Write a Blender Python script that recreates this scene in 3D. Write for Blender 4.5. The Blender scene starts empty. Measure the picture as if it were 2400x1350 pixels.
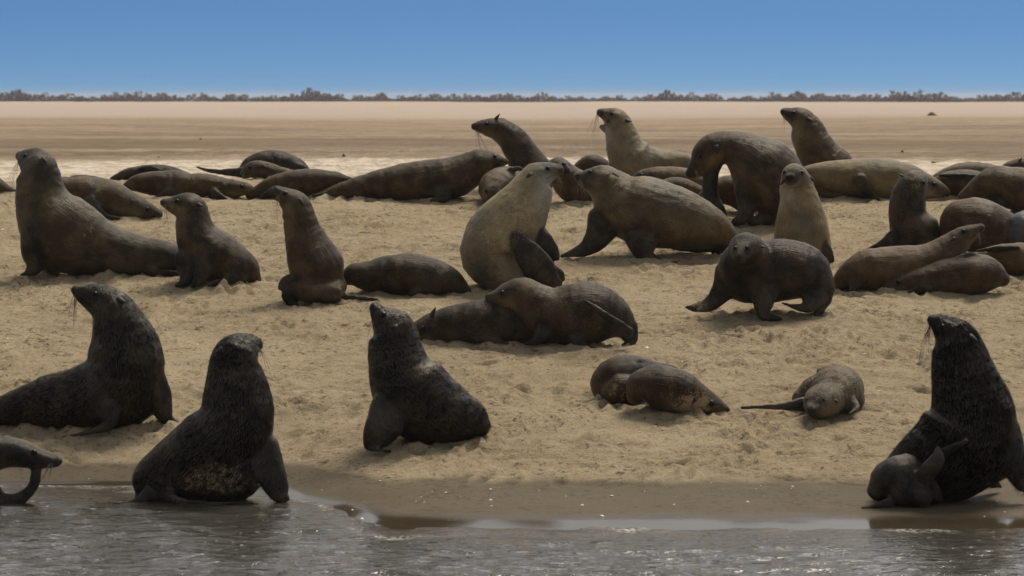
import bpy, math, random
import numpy as np
from mathutils import Vector
from mathutils.bvhtree import BVHTree

# ------------------------------------------------------------------ camera, sky, sun, exposure
scene = bpy.context.scene
col = scene.collection
random.seed(7); RNG = np.random.default_rng(7)

FPX, HY, HCAM = 7260.0, 222.0, 2.95        # focal length and horizon row for a 2400 px wide picture; camera height
cam_d = bpy.data.cameras.new("camera"); cam = bpy.data.objects.new("camera", cam_d); col.objects.link(cam)
cam.location = (0, 0, HCAM); cam.rotation_euler = (math.radians(90), 0, 0)
cam_d.sensor_width = 36.0; cam_d.lens = FPX/2400*36.0
cam_d.shift_y = -(675-HY)/2400
cam_d.clip_start = 0.5; cam_d.clip_end = 12000
cam_d.dof.use_dof = True; cam_d.dof.focus_distance = 28.0; cam_d.dof.aperture_fstop = 5.6
scene.camera = cam

SUN_EL, SUN_AZ = 57.0, 30.0                # sun high behind the colony, a little to the right (azimuth from +Y towards +X)
world = bpy.data.worlds.new("World"); scene.world = world; world.use_nodes = True
wn = world.node_tree.nodes; wl = world.node_tree.links; wn.clear()
w_out = wn.new("ShaderNodeOutputWorld"); w_bg = wn.new("ShaderNodeBackground")
w_sky = wn.new("ShaderNodeTexSky"); w_sky.sky_type = 'NISHITA'; w_sky.sun_disc = False
w_sky.sun_elevation = math.radians(SUN_EL); w_sky.sun_rotation = math.radians(SUN_AZ)
w_sky.altitude = 0; w_sky.air_density = 1.0; w_sky.dust_density = 0.3; w_sky.ozone_density = 3.0
w_tc = wn.new("ShaderNodeTexCoord"); w_map = wn.new("ShaderNodeMapping"); w_map.vector_type = 'POINT'
w_map.inputs['Location'].default_value = (0, 0, 0.15); w_map.inputs['Scale'].default_value = (1, 1, 4)
w_nrm = wn.new("ShaderNodeVectorMath"); w_nrm.operation = 'NORMALIZE'
wl.new(w_tc.outputs['Generated'], w_map.inputs['Vector']); wl.new(w_map.outputs['Vector'], w_nrm.inputs[0])
wl.new(w_nrm.outputs['Vector'], w_sky.inputs['Vector'])
w_sep = wn.new("ShaderNodeSeparateXYZ"); wl.new(w_tc.outputs['Generated'], w_sep.inputs[0])
def w_range(lo, hi):
    r = wn.new("ShaderNodeMapRange"); r.interpolation_type = 'SMOOTHSTEP'; r.inputs['From Min'].default_value = lo; r.inputs['From Max'].default_value = hi
    wl.new(w_sep.outputs['Z'], r.inputs['Value']); return r.outputs['Result']
def w_mix(f, a, b, bt='MIX'):
    m = wn.new("ShaderNodeMix"); m.data_type = 'RGBA'; m.blend_type = bt
    for k, v in (('Factor', f), ('A', a), ('B', b)):
        if isinstance(v, bpy.types.NodeSocket): wl.new(v, m.inputs[k])
        else: m.inputs[k].default_value = v
    return m.outputs['Result']
# clear blue low down, a thin bright veil of high cloud overhead (the water mirrors it as grey)
w_blue = w_mix(1.0, w_sky.outputs['Color'], w_mix(w_range(-.002, .034), (.295, .40, .465, 1), (.26, .375, .465, 1)), 'MULTIPLY')
w_bw = wn.new("ShaderNodeRGBToBW"); wl.new(w_sky.outputs['Color'], w_bw.inputs[0])
w_veil = w_mix(1.0, w_bw.outputs[0], (1.50, 1.52, 1.53, 1), 'MULTIPLY')
wl.new(w_mix(w_range(.025, .17), w_blue, w_veil), w_bg.inputs['Color'])
w_bg.inputs['Strength'].default_value = 0.055
wl.new(w_bg.outputs['Background'], w_out.inputs['Surface'])

sun_d = bpy.data.lights.new("sun", 'SUN'); sun = bpy.data.objects.new("sun", sun_d); col.objects.link(sun)
sun_d.energy = 1.4; sun_d.angle = math.radians(26); sun_d.color = (1.0, 0.90, 0.74)
_az, _el = math.radians(SUN_AZ), math.radians(SUN_EL)
_to = Vector((math.sin(_az)*math.cos(_el), math.cos(_az)*math.cos(_el), math.sin(_el)))
sun.rotation_euler = _to.to_track_quat('Z', 'Y').to_euler(); sun.location = (0, 30, 40)

vs = scene.view_settings
vs.view_transform = 'Standard'; vs.look = 'None'; vs.gamma = 1.0; vs.use_curve_mapping = False; vs.exposure = 1.55

# ------------------------------------------------------------------ numeric helpers
def _hash(ix, iy, iz, seed):
    h = (ix*374761393 + iy*668265263 + iz*2147483647 + seed*974634777) & 0xFFFFFFFF
    h = ((h ^ (h >> 13))*1274126177) & 0xFFFFFFFF
    h = h ^ (h >> 16)
    return (h & 0xFFFF)/65535.0
def vnoise(x, y, z=0.0, seed=0):
    """smooth value noise in -1..1, vectorised"""
    x, y, z = np.broadcast_arrays(np.asarray(x, float), np.asarray(y, float), np.asarray(z, float))
    ix, iy, iz = np.floor(x).astype(np.int64), np.floor(y).astype(np.int64), np.floor(z).astype(np.int64)
    fx, fy, fz = x-ix, y-iy, z-iz
    fx, fy, fz = [f*f*f*(f*(f*6-15)+10) for f in (fx, fy, fz)]
    r = 0
    for a in (0, 1):
        for b in (0, 1):
            for c in (0, 1):
                w = (fx if a else 1-fx)*(fy if b else 1-fy)*(fz if c else 1-fz)
                r = r + w*_hash(ix+a, iy+b, iz+c, seed)
    return r*2-1
def vnoise2(x, y, seed=0):
    x, y = np.broadcast_arrays(np.asarray(x, float), np.asarray(y, float))
    ix, iy = np.floor(x).astype(np.int64), np.floor(y).astype(np.int64)
    fx, fy = x-ix, y-iy
    fx, fy = [f*f*f*(f*(f*6-15)+10) for f in (fx, fy)]
    r = 0
    for a in (0, 1):
        for b in (0, 1):
            r = r + (fx if a else 1-fx)*(fy if b else 1-fy)*_hash(ix+a, iy+b, 0*ix, seed)
    return r*2-1
def sstep(a, b, x):
    t = np.clip((np.asarray(x, float)-a)/(b-a), 0, 1); return t*t*(3-2*t)
class Pchip:
    def __init__(s, pts):
        s.x = np.array([p[0] for p in pts], float); s.y = np.array([p[1] for p in pts], float)
        h = np.diff(s.x); d = np.diff(s.y)/h; m = np.zeros_like(s.x); m[0] = d[0]; m[-1] = d[-1]
        for i in range(1, len(s.x)-1):
            if d[i-1]*d[i] > 0:
                w1, w2 = 2*h[i]+h[i-1], h[i]+2*h[i-1]; m[i] = (w1+w2)/(w1/d[i-1]+w2/d[i])
        s.m = m
    def __call__(s, q):
        q = np.clip(np.asarray(q, float), s.x[0], s.x[-1]); i = np.clip(np.searchsorted(s.x, q)-1, 0, len(s.x)-2)
        h = s.x[i+1]-s.x[i]; t = (q-s.x[i])/h
        return ((1+2*t)*(1-t)**2*s.y[i] + t*(1-t)**2*h*s.m[i] + t*t*(3-2*t)*s.y[i+1] + t*t*(t-1)*h*s.m[i+1])

# ------------------------------------------------------------------ the lie of the beach
_tail = [(26.0, .535), (28, .79), (30, 1.045), (32, 1.30), (34, 1.555), (35.6, 1.75), (36.8, 1.82), (40, 1.835), (60, 1.83), (300, 1.815), (530, 1.80), (600, 1.5), (800, 0), (1500, -8), (4500, -32)]
PROF = Pchip([(-400, -6), (0, -1.2), (12, -.7), (19, -.16), (20.2, -.06), (21.05, 0), (21.6, .027), (22.2, .052), (22.6, .10), (23.7, .245), (24.8, .385)] + _tail)
PROFL = Pchip([(-400, -6), (0, -1.3), (12, -.8), (19, -.3), (22.0, -.10), (22.7, -.04), (23.40, 0), (23.6, .055), (25.0, .35)] + _tail)
def ground(x, y):
    x = np.asarray(x, float); y = np.asarray(y, float)
    w = sstep(-.75, -2.05, x)
    z = PROF(y)*(1-w) + PROFL(y)*w
    z = z + 0.10*vnoise2(x*.05+3, y*.03, 5)*sstep(40, 90, y)
    return z
def relief(x, y, z):
    """hummocks, scuffs and clods of trampled sand"""
    dry = sstep(.075, .16, z)*(1-.6*sstep(45, 90, y))
    wx = x + .25*vnoise2(x*1.3, y*1.3, 11); wy = y + .25*vnoise2(x*1.3+9, y*1.3, 12)
    a = .034*vnoise2(wx*1.1, wy*1.5, 1) + .032*vnoise2(wx*2.6, wy*3.4, 2)
    b = vnoise2(wx*5.5, wy*7, 3); a = a + .028*(1-2*np.sqrt(b*b+.03))*(.5+.5*vnoise2(wx*.9, wy*.9, 21))
    c = vnoise2(wx*11, wy*14, 4); a = a + .012*(1-2*np.sqrt(c*c+.03))
    a = a + .012*vnoise2(x*24, y*26, 6)
    pit = vnoise2(wx*3.6+40, wy*4.6, 8); a = a - .045*sstep(.42, .78, pit)
    clod = vnoise2(wx*9+70, wy*10, 9)*.6 + .4*vnoise2(wx*21, wy*23, 10)
    zone = sstep(.05, .6, vnoise2(x*.55+2, y*.8+4, 14))
    a = a + .055*sstep(.30, .75, clod)*zone
    ridge = sstep(.09, .17, z)*(1-sstep(.17, .30, z)); a = a + ridge*(.020*sstep(.1, .6, clod) + .018)*sstep(-.2, .6, vnoise2(x*.8, y*.3+50, 15)+.2)
    return .62*a*dry + (1-dry)*.0025*vnoise2(x*2.5, y*3.5, 16)
_D = np.concatenate([np.linspace(19, 40, 4200), np.geomspace(40.01, 900, 1500)])
def gdepth(px, py):
    """distance at which the line of sight through a picture point meets the beach"""
    g = ground((px-1200)/FPX*_D, _D); z = HCAM-(py-HY)/FPX*_D
    i = np.argmax(z <= g)
    return float(_D[i]) if z[i] <= g[i] else float(_D[-1])
def pt(px, py, d):
    return np.array([(px-1200)/FPX*d, d, HCAM-(py-HY)/FPX*d])

# ------------------------------------------------------------------ materials
def mat(name):
    m = bpy.data.materials.new(name); m.use_nodes = True; nt = m.node_tree; nt.nodes.clear()
    out = nt.nodes.new("ShaderNodeOutputMaterial"); return m, nt, out
class NT:
    def __init__(s, nt): s.nt = nt
    def n(s, t, **kw):
        nd = s.nt.nodes.new("ShaderNode"+t)
        for k, v in kw.items():
            if k in nd.inputs.keys(): s.set(nd.inputs[k], v)
            else: setattr(nd, k, v)
        return nd
    def set(s, inp, v):
        if isinstance(v, bpy.types.NodeSocket): s.nt.links.new(v, inp)
        else: inp.default_value = v
    def math(s, op, a, b=0.0, c=None, clamp=False):
        nd = s.nt.nodes.new("ShaderNodeMath"); nd.operation = op; nd.use_clamp = clamp
        s.set(nd.inputs[0], a); s.set(nd.inputs[1], b)
        if c is not None: s.set(nd.inputs[2], c)
        return nd.outputs[0]
    def mix(s, f, a, b, bt='MIX'):
        nd = s.nt.nodes.new("ShaderNodeMix"); nd.data_type = 'RGBA'; nd.blend_type = bt
        s.set(nd.inputs['Factor'], f)
        for k, v in (('A', a), ('B', b)):
            s.set(nd.inputs[k], v if isinstance(v, bpy.types.NodeSocket) else (*v, 1))
        return nd.outputs['Result']
    def ramp(s, f, a, b):
        nd = s.nt.nodes.new("ShaderNodeMapRange"); nd.interpolation_type = 'SMOOTHSTEP'
        s.set(nd.inputs['Value'], f); s.set(nd.inputs['From Min'], a); s.set(nd.inputs['From Max'], b)
        return nd.outputs['Result']
    def noise(s, vec, scale, detail=3, rough=.55):
        nd = s.nt.nodes.new("ShaderNodeTexNoise"); s.set(nd.inputs['Vector'], vec)
        nd.inputs['Scale'].default_value = scale; nd.inputs['Detail'].default_value = detail; nd.inputs['Roughness'].default_value = rough
        return nd.outputs['Fac']
    def scale(s, vec, v):
        nd = s.nt.nodes.new("ShaderNodeVectorMath"); nd.operation = 'MULTIPLY'; s.set(nd.inputs[0], vec); nd.inputs[1].default_value = v
        return nd.outputs[0]

def make_sand():
    m, nt, out = mat("sand"); N = NT(nt)
    g = N.n("NewGeometry"); P = g.outputs['Position']
    sx = N.n("SeparateXYZ", Vector=P); Y, Z = sx.outputs['Y'], sx.outputs['Z']
    big = N.noise(P, .7, 4); mid = N.noise(P, 4.5, 5, .65); fine = N.noise(P, 60, 4, .7); grain = N.noise(P, 260, 2, .8)
    c = N.mix(N.ramp(mid, .35, .7), (.41, .325, .215), (.50, .405, .275))
    c = N.mix(N.ramp(big, .42, .68), c, (.52, .425, .29))
    fleck = N.noise(P, 17, 5, .75); fleck2 = N.noise(P, 42, 4, .75); zone = N.noise(P, 1.3, 3)
    c = N.mix(N.math('MULTIPLY', N.ramp(fine, .52, .70), .50), c, (.19, .14, .08))
    c = N.mix(N.math('MULTIPLY', N.ramp(N.math('ADD', fleck, N.math('MULTIPLY', zone, .25)), .66, .78), .80), c, (.10, .072, .042))
    c = N.mix(N.math('MULTIPLY', N.ramp(fleck2, .56, .68), .65), c, (.12, .088, .05))
    c = N.mix(N.math('MULTIPLY', N.ramp(fleck2, .42, .32), .40), c, (.58, .48, .34))
    c = N.mix(N.math('MULTIPLY', N.ramp(grain, .60, .75), .35), c, (.56, .48, .36))
    c = N.mix(N.math('MULTIPLY', N.ramp(grain, .42, .30), .35), c, (.13, .09, .05))
    # strips of different ground on the plain behind the colony (worked in the logarithm of the distance)
    warp = N.math('MULTIPLY', N.math('SUBTRACT', N.noise(N.scale(P, (.05, .02, 1)), 1.0, 5, .6), .5), .30)
    L = N.math('ADD', N.math('LOGARITHM', N.math('MAXIMUM', Y, 1.0), math.e), warp)
    plain = N.ramp(L, 3.75, 4.05)
    streak = N.noise(N.scale(P, (.16, .40, 1)), 1.0, 6, .75); streak2 = N.noise(N.scale(P, (2.2, 1.6, 1)), 1.0, 6, .85)
    cp = N.mix(N.ramp(streak, .40, .62), (.27, .205, .145), (.41, .325, .235))
    cp = N.mix(N.math('MULTIPLY', N.ramp(streak2, .48, .64), .75), cp, (.17, .13, .09))
    shell = N.math('MULTIPLY', N.ramp(L, 3.66, 3.74), N.math('SUBTRACT', 1.0, N.ramp(L, 3.93, 4.01)))
    spk = N.noise(N.scale(P, (1.0, .8, 1)), 2.2, 6, .75)
    c = N.mix(plain, c, cp)
    c = N.mix(N.math('MULTIPLY', shell, N.ramp(spk, .34, .60)), c, (.78, .68, .57))
    band = N.math('MULTIPLY', N.ramp(L, 4.13, 4.20), N.math('SUBTRACT', 1.0, N.ramp(L, 4.30, 4.38)))
    c = N.mix(N.math('MULTIPLY', band, .65), c, (.18, .135, .095))
    for lo_, hi_, st_ in ((4.42, 4.47, .35), (4.62, 4.70, .30), (4.05, 4.10, .35)):
        ln_ = N.math('MULTIPLY', N.ramp(L, lo_-.02, lo_+.01), N.math('SUBTRACT', 1.0, N.ramp(L, hi_-.01, hi_+.03)))
        c = N.mix(N.math('MULTIPLY', N.math('MULTIPLY', ln_, N.ramp(streak2, .36, .58)), st_*1.6), c, (.17, .125, .085))
    tuft = N.ramp(N.noise(N.scale(P, (.55, .22, 1)), 1.0, 5, .8), .60, .68); c = N.mix(N.math('MULTIPLY', N.math('MULTIPLY', plain, tuft), .6), c, (.14, .11, .075))
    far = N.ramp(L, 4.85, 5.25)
    c = N.mix(N.math('MULTIPLY', far, .75), c, (.46, .38, .325))  # pale far strip, its tone partly distance haze put into the ground colour
    # wet foreshore and the film of water left by the last wave
    nz = N.math('ADD', Z, N.math('MULTIPLY', N.math('SUBTRACT', N.noise(P, 2.2, 4), .5), .05))
    wet = N.math('SUBTRACT', 1.0, N.ramp(nz, .10, .155))
    film = N.math('SUBTRACT', 1.0, N.ramp(N.math('ADD', Z, N.math('MULTIPLY', N.math('SUBTRACT', N.noise(P, 1.6, 4), .5), .016)), .012, .034))
    cw = N.mix(.84, c, (.034, .026, .018))
    c = N.mix(wet, c, cw); c = N.mix(film, c, (.05, .038, .024))
    rough = N.math('SUBTRACT', .92, N.math('MULTIPLY', wet, .30)); rough = N.math('SUBTRACT', rough, N.math('MULTIPLY', film, .52))
    hgt = N.math('ADD', N.math('MULTIPLY', fine, 1.0), N.math('MULTIPLY', grain, .45))
    hgt = N.math('ADD', hgt, N.math('MULTIPLY', N.noise(P, 22, 3, .6), .9))
    b = N.n("Bump"); N.set(b.inputs['Height'], hgt); b.inputs['Distance'].default_value = .028
    N.set(b.inputs['Strength'], N.math('MULTIPLY', N.math('SUBTRACT', 1.0, N.math('MULTIPLY', wet, .75)), N.math('SUBTRACT', 1.0, N.math('MULTIPLY', film, .97))))
    p = N.n("BsdfPrincipled"); N.set(p.inputs['Base Color'], c); N.set(p.inputs['Roughness'], rough); N.set(p.inputs['Normal'], b.outputs['Normal'])
    N.set(p.inputs['Specular IOR Level'], N.math('ADD', .06, N.math('MULTIPLY', film, .14)))
    nt.links.new(p.outputs[0], out.inputs[0]); return m

def make_water():
    m, nt, out = mat("shallow_water"); N = NT(nt)
    P = N.n("NewGeometry").outputs['Position']
    h1 = N.noise(N.scale(P, (1.0, 2.0, 1)), 5.0, 4, .6); h2 = N.noise(N.scale(P, (1, 1.6, 1)), 22, 3, .6)
    b = N.n("Bump"); N.set(b.inputs['Height'], N.math('ADD', N.math('MULTIPLY', h1, 1.0), N.math('MULTIPLY', h2, .22)))
    b.inputs['Distance'].default_value = .050; b.inputs['Strength'].default_value = .42
    fr = N.n("Fresnel", IOR=1.40); N.set(fr.inputs['Normal'], b.outputs['Normal'])
    gl = N.n("BsdfGlossy"); gl.inputs['Roughness'].default_value = .03; gl.inputs['Color'].default_value = (.95, .95, .95, 1); N.set(gl.inputs['Normal'], b.outputs['Normal'])
    tr = N.n("BsdfTransparent"); tr.inputs['Color'].default_value = (.72, .66, .55, 1)
    df = N.n("BsdfDiffuse"); df.inputs['Color'].default_value = (.085, .08, .070, 1)
    m1 = N.n("MixShader"); m1.inputs[0].default_value = .5; nt.links.new(tr.outputs[0], m1.inputs[1]); nt.links.new(df.outputs[0], m1.inputs[2])
    m2 = N.n("MixShader"); N.set(m2.inputs[0], fr.outputs[0]); nt.links.new(m1.outputs[0], m2.inputs[1]); nt.links.new(gl.outputs[0], m2.inputs[2])
    # foam flecks left by small waves
    zone = N.ramp(N.noise(N.scale(P, (.7, 1.3, 1)), 1.0, 3), .38, .58)
    fl = N.ramp(N.noise(N.scale(P, (1, 1.5, 1)), 16, 5, .75), .60, .70)
    fo = N.math('MULTIPLY', N.math('MULTIPLY', zone, fl), .75)
    at = N.n("Attribute", attribute_name="foam"); fo = N.math('MAXIMUM', fo, N.math('MULTIPLY', at.outputs['Fac'], N.ramp(N.noise(P, 30, 4, .7), .44, .60)))
    fd = N.n("BsdfDiffuse"); fd.inputs['Color'].default_value = (.62, .60, .56, 1)
    m3 = N.n("MixShader"); N.set(m3.inputs[0], fo); nt.links.new(m2.outputs[0], m3.inputs[1]); nt.links.new(fd.outputs[0], m3.inputs[2])
    nt.links.new(m3.outputs[0], out.inputs[0]); return m

def make_fur(name, rough, spec, sheen, bump, streak):
    m, nt, out = mat(name); N = NT(nt)
    coat = N.n("Attribute", attribute_name="coat").outputs['Color']; sandy = N.n("Attribute", attribute_name="sandy").outputs['Fac']
    fv = N.n("Attribute", attribute_name="furmap").outputs['Vector']
    oc = N.n("TexCoord").outputs['Object']
    blot = N.noise(oc, 5.5, 5, .6); fibre = N.noise(N.scale(fv, streak), 1.0, 4, .65); speck = N.noise(oc, 85, 3, .75); speck2 = N.noise(oc, 24, 4, .75); pile = N.noise(oc, 130, 2, .7)
    c = N.mix(N.ramp(blot, .36, .68), N.mix(.45, coat, (0, 0, 0)), N.mix(.25, coat, (.26, .19, .115)))
    c = N.mix(N.math('MULTIPLY', N.ramp(fibre, .42, .66), .5), c, N.mix(.5, coat, (0, 0, 0)))
    c = N.mix(N.math('MULTIPLY', N.ramp(pile, .45, .62), .55), c, N.mix(.62, coat, (0, 0, 0)))
    c = N.mix(N.math('MULTIPLY', N.ramp(pile, .46, .34), .35), c, N.mix(.30, coat, (.22, .17, .11)))
    # clinging sand
    cover = N.math('SUBTRACT', N.math('ADD', N.math('MULTIPLY', speck2, .40), N.math('MULTIPLY', speck, .70)), N.math('SUBTRACT', .77, N.math('MULTIPLY', sandy, .42)))
    s = N.ramp(cover, 0.0, .10)
    c = N.mix(N.math('MULTIPLY', s, .85), c, (.36, .27, .16))
    h = N.math('ADD', fibre, N.math('MULTIPLY', speck, .25)); h = N.math('ADD', h, N.math('MULTIPLY', blot, 1.4))
    b = N.n("Bump"); N.set(b.inputs['Height'], h); b.inputs['Distance'].default_value = .02; b.inputs['Strength'].default_value = bump
    p = N.n("BsdfPrincipled"); N.set(p.inputs['Base Color'], c)
    N.set(p.inputs['Roughness'], N.math('ADD', rough, N.math('MULTIPLY', s, .9-rough)))
    p.inputs['Specular IOR Level'].default_value = spec; p.inputs['Sheen Weight'].default_value = sheen; p.inputs['Sheen Roughness'].default_value = .25
    p.inputs['Sheen Tint'].default_value = (.9, .82, .70, 1)
    N.set(p.inputs['Normal'], b.outputs['Normal'])
    nt.links.new(p.outputs[0], out.inputs[0]); return m
def plain(name, c, rough=.5, spec=.5):
    m, nt, out = mat(name); N = NT(nt)
    P = N.n("TexCoord").outputs['Object']; f = N.noise(P, 40, 3)
    cc = N.mix(N.ramp(f, .3, .7), tuple(v*.75 for v in c), c)
    p = N.n("BsdfPrincipled"); N.set(p.inputs['Base Color'], cc); p.inputs['Roughness'].default_value = rough; p.inputs['Specular IOR Level'].default_value = spec
    nt.links.new(p.outputs[0], out.inputs[0]); return m
M_SAND, M_WATER = make_sand(), make_water()
M_DRY = make_fur("dry_seal_fur", .42, .16, .08, .55, (10, 110, 1))
M_WET = make_fur("wet_seal_fur", .36, .24, .0, .35, (14, 150, 1)); M_WETHAIR = make_fur("wet_hair", .46, .12, .0, .1, (14, 150, 1))
M_EYE = plain("seal_eye", (.004, .003, .003), .30, .18)
M_EAR = plain("seal_ear", (.016, .012, .009), .6, .3)
M_WHISKER = plain("whisker", (.22, .19, .14), .45, .4)
M_SHELL = plain("shell", (.78, .73, .64), .5, .4)
M_SHRUB = plain("hazed_shrub_leaf", (.23, .215, .235), .8, .1)  # leaf colour greyed and lightened, distance haze painted in
M_CLOD = plain("dark_clod", (.10, .07, .04), .9, .1)

# ------------------------------------------------------------------ mesh helpers
def mesh_np(name, V, faces=None, quads=None, smooth=True):
    me = bpy.data.meshes.new(name); V = np.asarray(V, np.float32)
    if quads is None: me.from_pydata(V.tolist(), [], faces)
    else:
        quads = np.asarray(quads, np.int32); k = quads.shape[1]
        me.vertices.add(len(V)); me.vertices.foreach_set("co", V.ravel())
        me.loops.add(quads.size); me.loops.foreach_set("vertex_index", quads.ravel())
        me.polygons.add(len(quads)); me.polygons.foreach_set("loop_start", np.arange(0, quads.size, k, dtype=np.int32))
        me.update(calc_edges=True)
    if smooth: me.polygons.foreach_set("use_smooth", np.ones(len(me.polygons), bool))
    me.update(); return me
def link(name, me, m=None, parent=None, **props):
    o = bpy.data.objects.new(name, me); col.objects.link(o)
    if m is not None and me is not None and not me.materials: me.materials.append(m)
    if parent is not None: o.parent = parent
    for k, v in props.items(): o[k] = v
    return o
def axis(lo, hi, step, far_lo, far_hi, grow=1.14):
    c = list(np.arange(lo, hi+step*.5, step)); s = step; v = hi
    while v < far_hi: s *= grow; v = min(v+s, far_hi); c.append(v)
    s = step; v = lo; pre = []
    while v > far_lo: s *= grow; v = max(v-s, far_lo); pre.append(v)
    return np.array(pre[::-1]+c)
def grid_faces(nx, ny):
    i = np.arange(nx*ny).reshape(ny, nx)
    return np.stack([i[:-1, :-1].ravel(), i[:-1, 1:].ravel(), i[1:, 1:].ravel(), i[1:, :-1].ravel()], 1)

# ------------------------------------------------------------------ beach and water
gx = axis(-5.6, 5.6, .0252, -3600, 3600, 1.13)
gy_near = np.arange(20.6, 37.2, .0265)
gy = np.concatenate([axis(20.6, 20.6, .05, -350, 20.6, 1.15), gy_near[1:], axis(37.2, 37.2, .035, 37.2, 4200, 1.035)[1:]])
GX, GY = np.meshgrid(gx, gy); GZ = ground(GX, GY); GZ = GZ + relief(GX, GY, GZ)*(1-sstep(150, 400, GY))*(1-sstep(8, 30, np.abs(GX)))
ix0, iy0 = int(np.searchsorted(gx, -5.6+.001)), int(np.searchsorted(gy, 20.6+.001))
def stamp(x, y, ang, ln_, wd, dep):
    """one print pressed into the sand, with the displaced sand heaped round it"""
    R = ln_*1.8; i0, i1 = np.searchsorted(gx, (x-R, x+R)); j0, j1 = np.searchsorted(gy, (y-R, y+R))
    if i1-i0 < 3 or j1-j0 < 3: return
    X, Y = GX[j0:j1, i0:i1]-x, GY[j0:j1, i0:i1]-y; u = X*math.cos(ang)+Y*math.sin(ang); v = -X*math.sin(ang)+Y*math.cos(ang)
    q = (u/ln_)**2+(v/wd)**2; f = sstep(.07, .14, GZ[j0:j1, i0:i1])
    GZ[j0:j1, i0:i1] += f*(-dep*np.exp(-q*1.6)+dep*.75*np.exp(-(np.sqrt(q)-1.35)**2*5))
srng = random.Random(11)
for k in range(420):
    y_ = srng.uniform(22.6, 38); stamp(srng.uniform(-.17, .17)*y_, y_, srng.uniform(0, 3.14), srng.uniform(.07, .17), srng.uniform(.035, .07), srng.uniform(.018, .040))
for k in range(26):
    y_ = srng.uniform(23, 37); x_ = srng.uniform(-.17, .17)*y_; a_ = srng.uniform(0, 6.28)
    for q in range(srng.randint(6, 16)):
        a_ += srng.uniform(-.25, .25); x_ += math.cos(a_)*.19; y_ += math.sin(a_)*.19; side = .16 if q % 2 else -.16
        stamp(x_-math.sin(a_)*side, y_+math.cos(a_)*side, a_+srng.uniform(.5, 1.0)*(1 if side > 0 else -1), srng.uniform(.09, .15), .045, srng.uniform(.02, .038)); stamp(x_, y_, a_, .16, .08, .014)
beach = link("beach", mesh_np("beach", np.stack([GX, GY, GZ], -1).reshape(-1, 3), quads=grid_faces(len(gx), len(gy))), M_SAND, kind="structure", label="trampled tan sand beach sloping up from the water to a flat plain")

wx_ = axis(-5.0, 5.0, .033, -1500, 1500, 1.2); wy_ = axis(18.3, 24.6, .033, -340, 24.7, 1.2)
WX, WY = np.meshgrid(wx_, wy_)
amp = sstep(0, .10, -(ground(WX, WY)))*.75+.25
WZ = np.zeros_like(WX)
for k in range(14):
    a = math.radians(random.uniform(55, 125)); lam = random.choice((random.uniform(.09, .22), random.uniform(.14, .45))); ph = random.uniform(0, 6.28)
    q = WX*math.cos(a)+WY*math.sin(a)+.10*vnoise2(WX*1.2+k, WY*1.2, 30+k)
    WZ += (.0003+.0085*lam)*np.sin(q*2*math.pi/lam+ph)*(.5+.5*vnoise2(WX*.9, WY*1.3+7*k, 40+k))
WZ += .006*vnoise2(WX*3, WY*6, 60)+.003*vnoise2(WX*8, WY*13, 61)
WZ = WZ*amp*1.5
gw = ground(WX, WY)
foam = np.exp(-((gw+.012+.016*vnoise2(WX*1.1, WY*.2, 70)+.006*vnoise2(WX*5, WY*3, 72))/.008)**2)*(.25+.75*vnoise2(WX*2.2, WY*2.2, 71))*(.6+.6*vnoise2(WX*9, WY*9, 73))
water_me = mesh_np("water", np.stack([WX, WY, WZ], -1).reshape(-1, 3), quads=grid_faces(len(wx_), len(wy_)))
at = water_me.attributes.new("foam", 'FLOAT', 'POINT'); at.data.foreach_set("value", np.clip(foam, 0, 1).ravel().astype(np.float32))
water = link("water", water_me, M_WATER, kind="structure", label="shallow rippling brown grey water lapping the beach")

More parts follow.
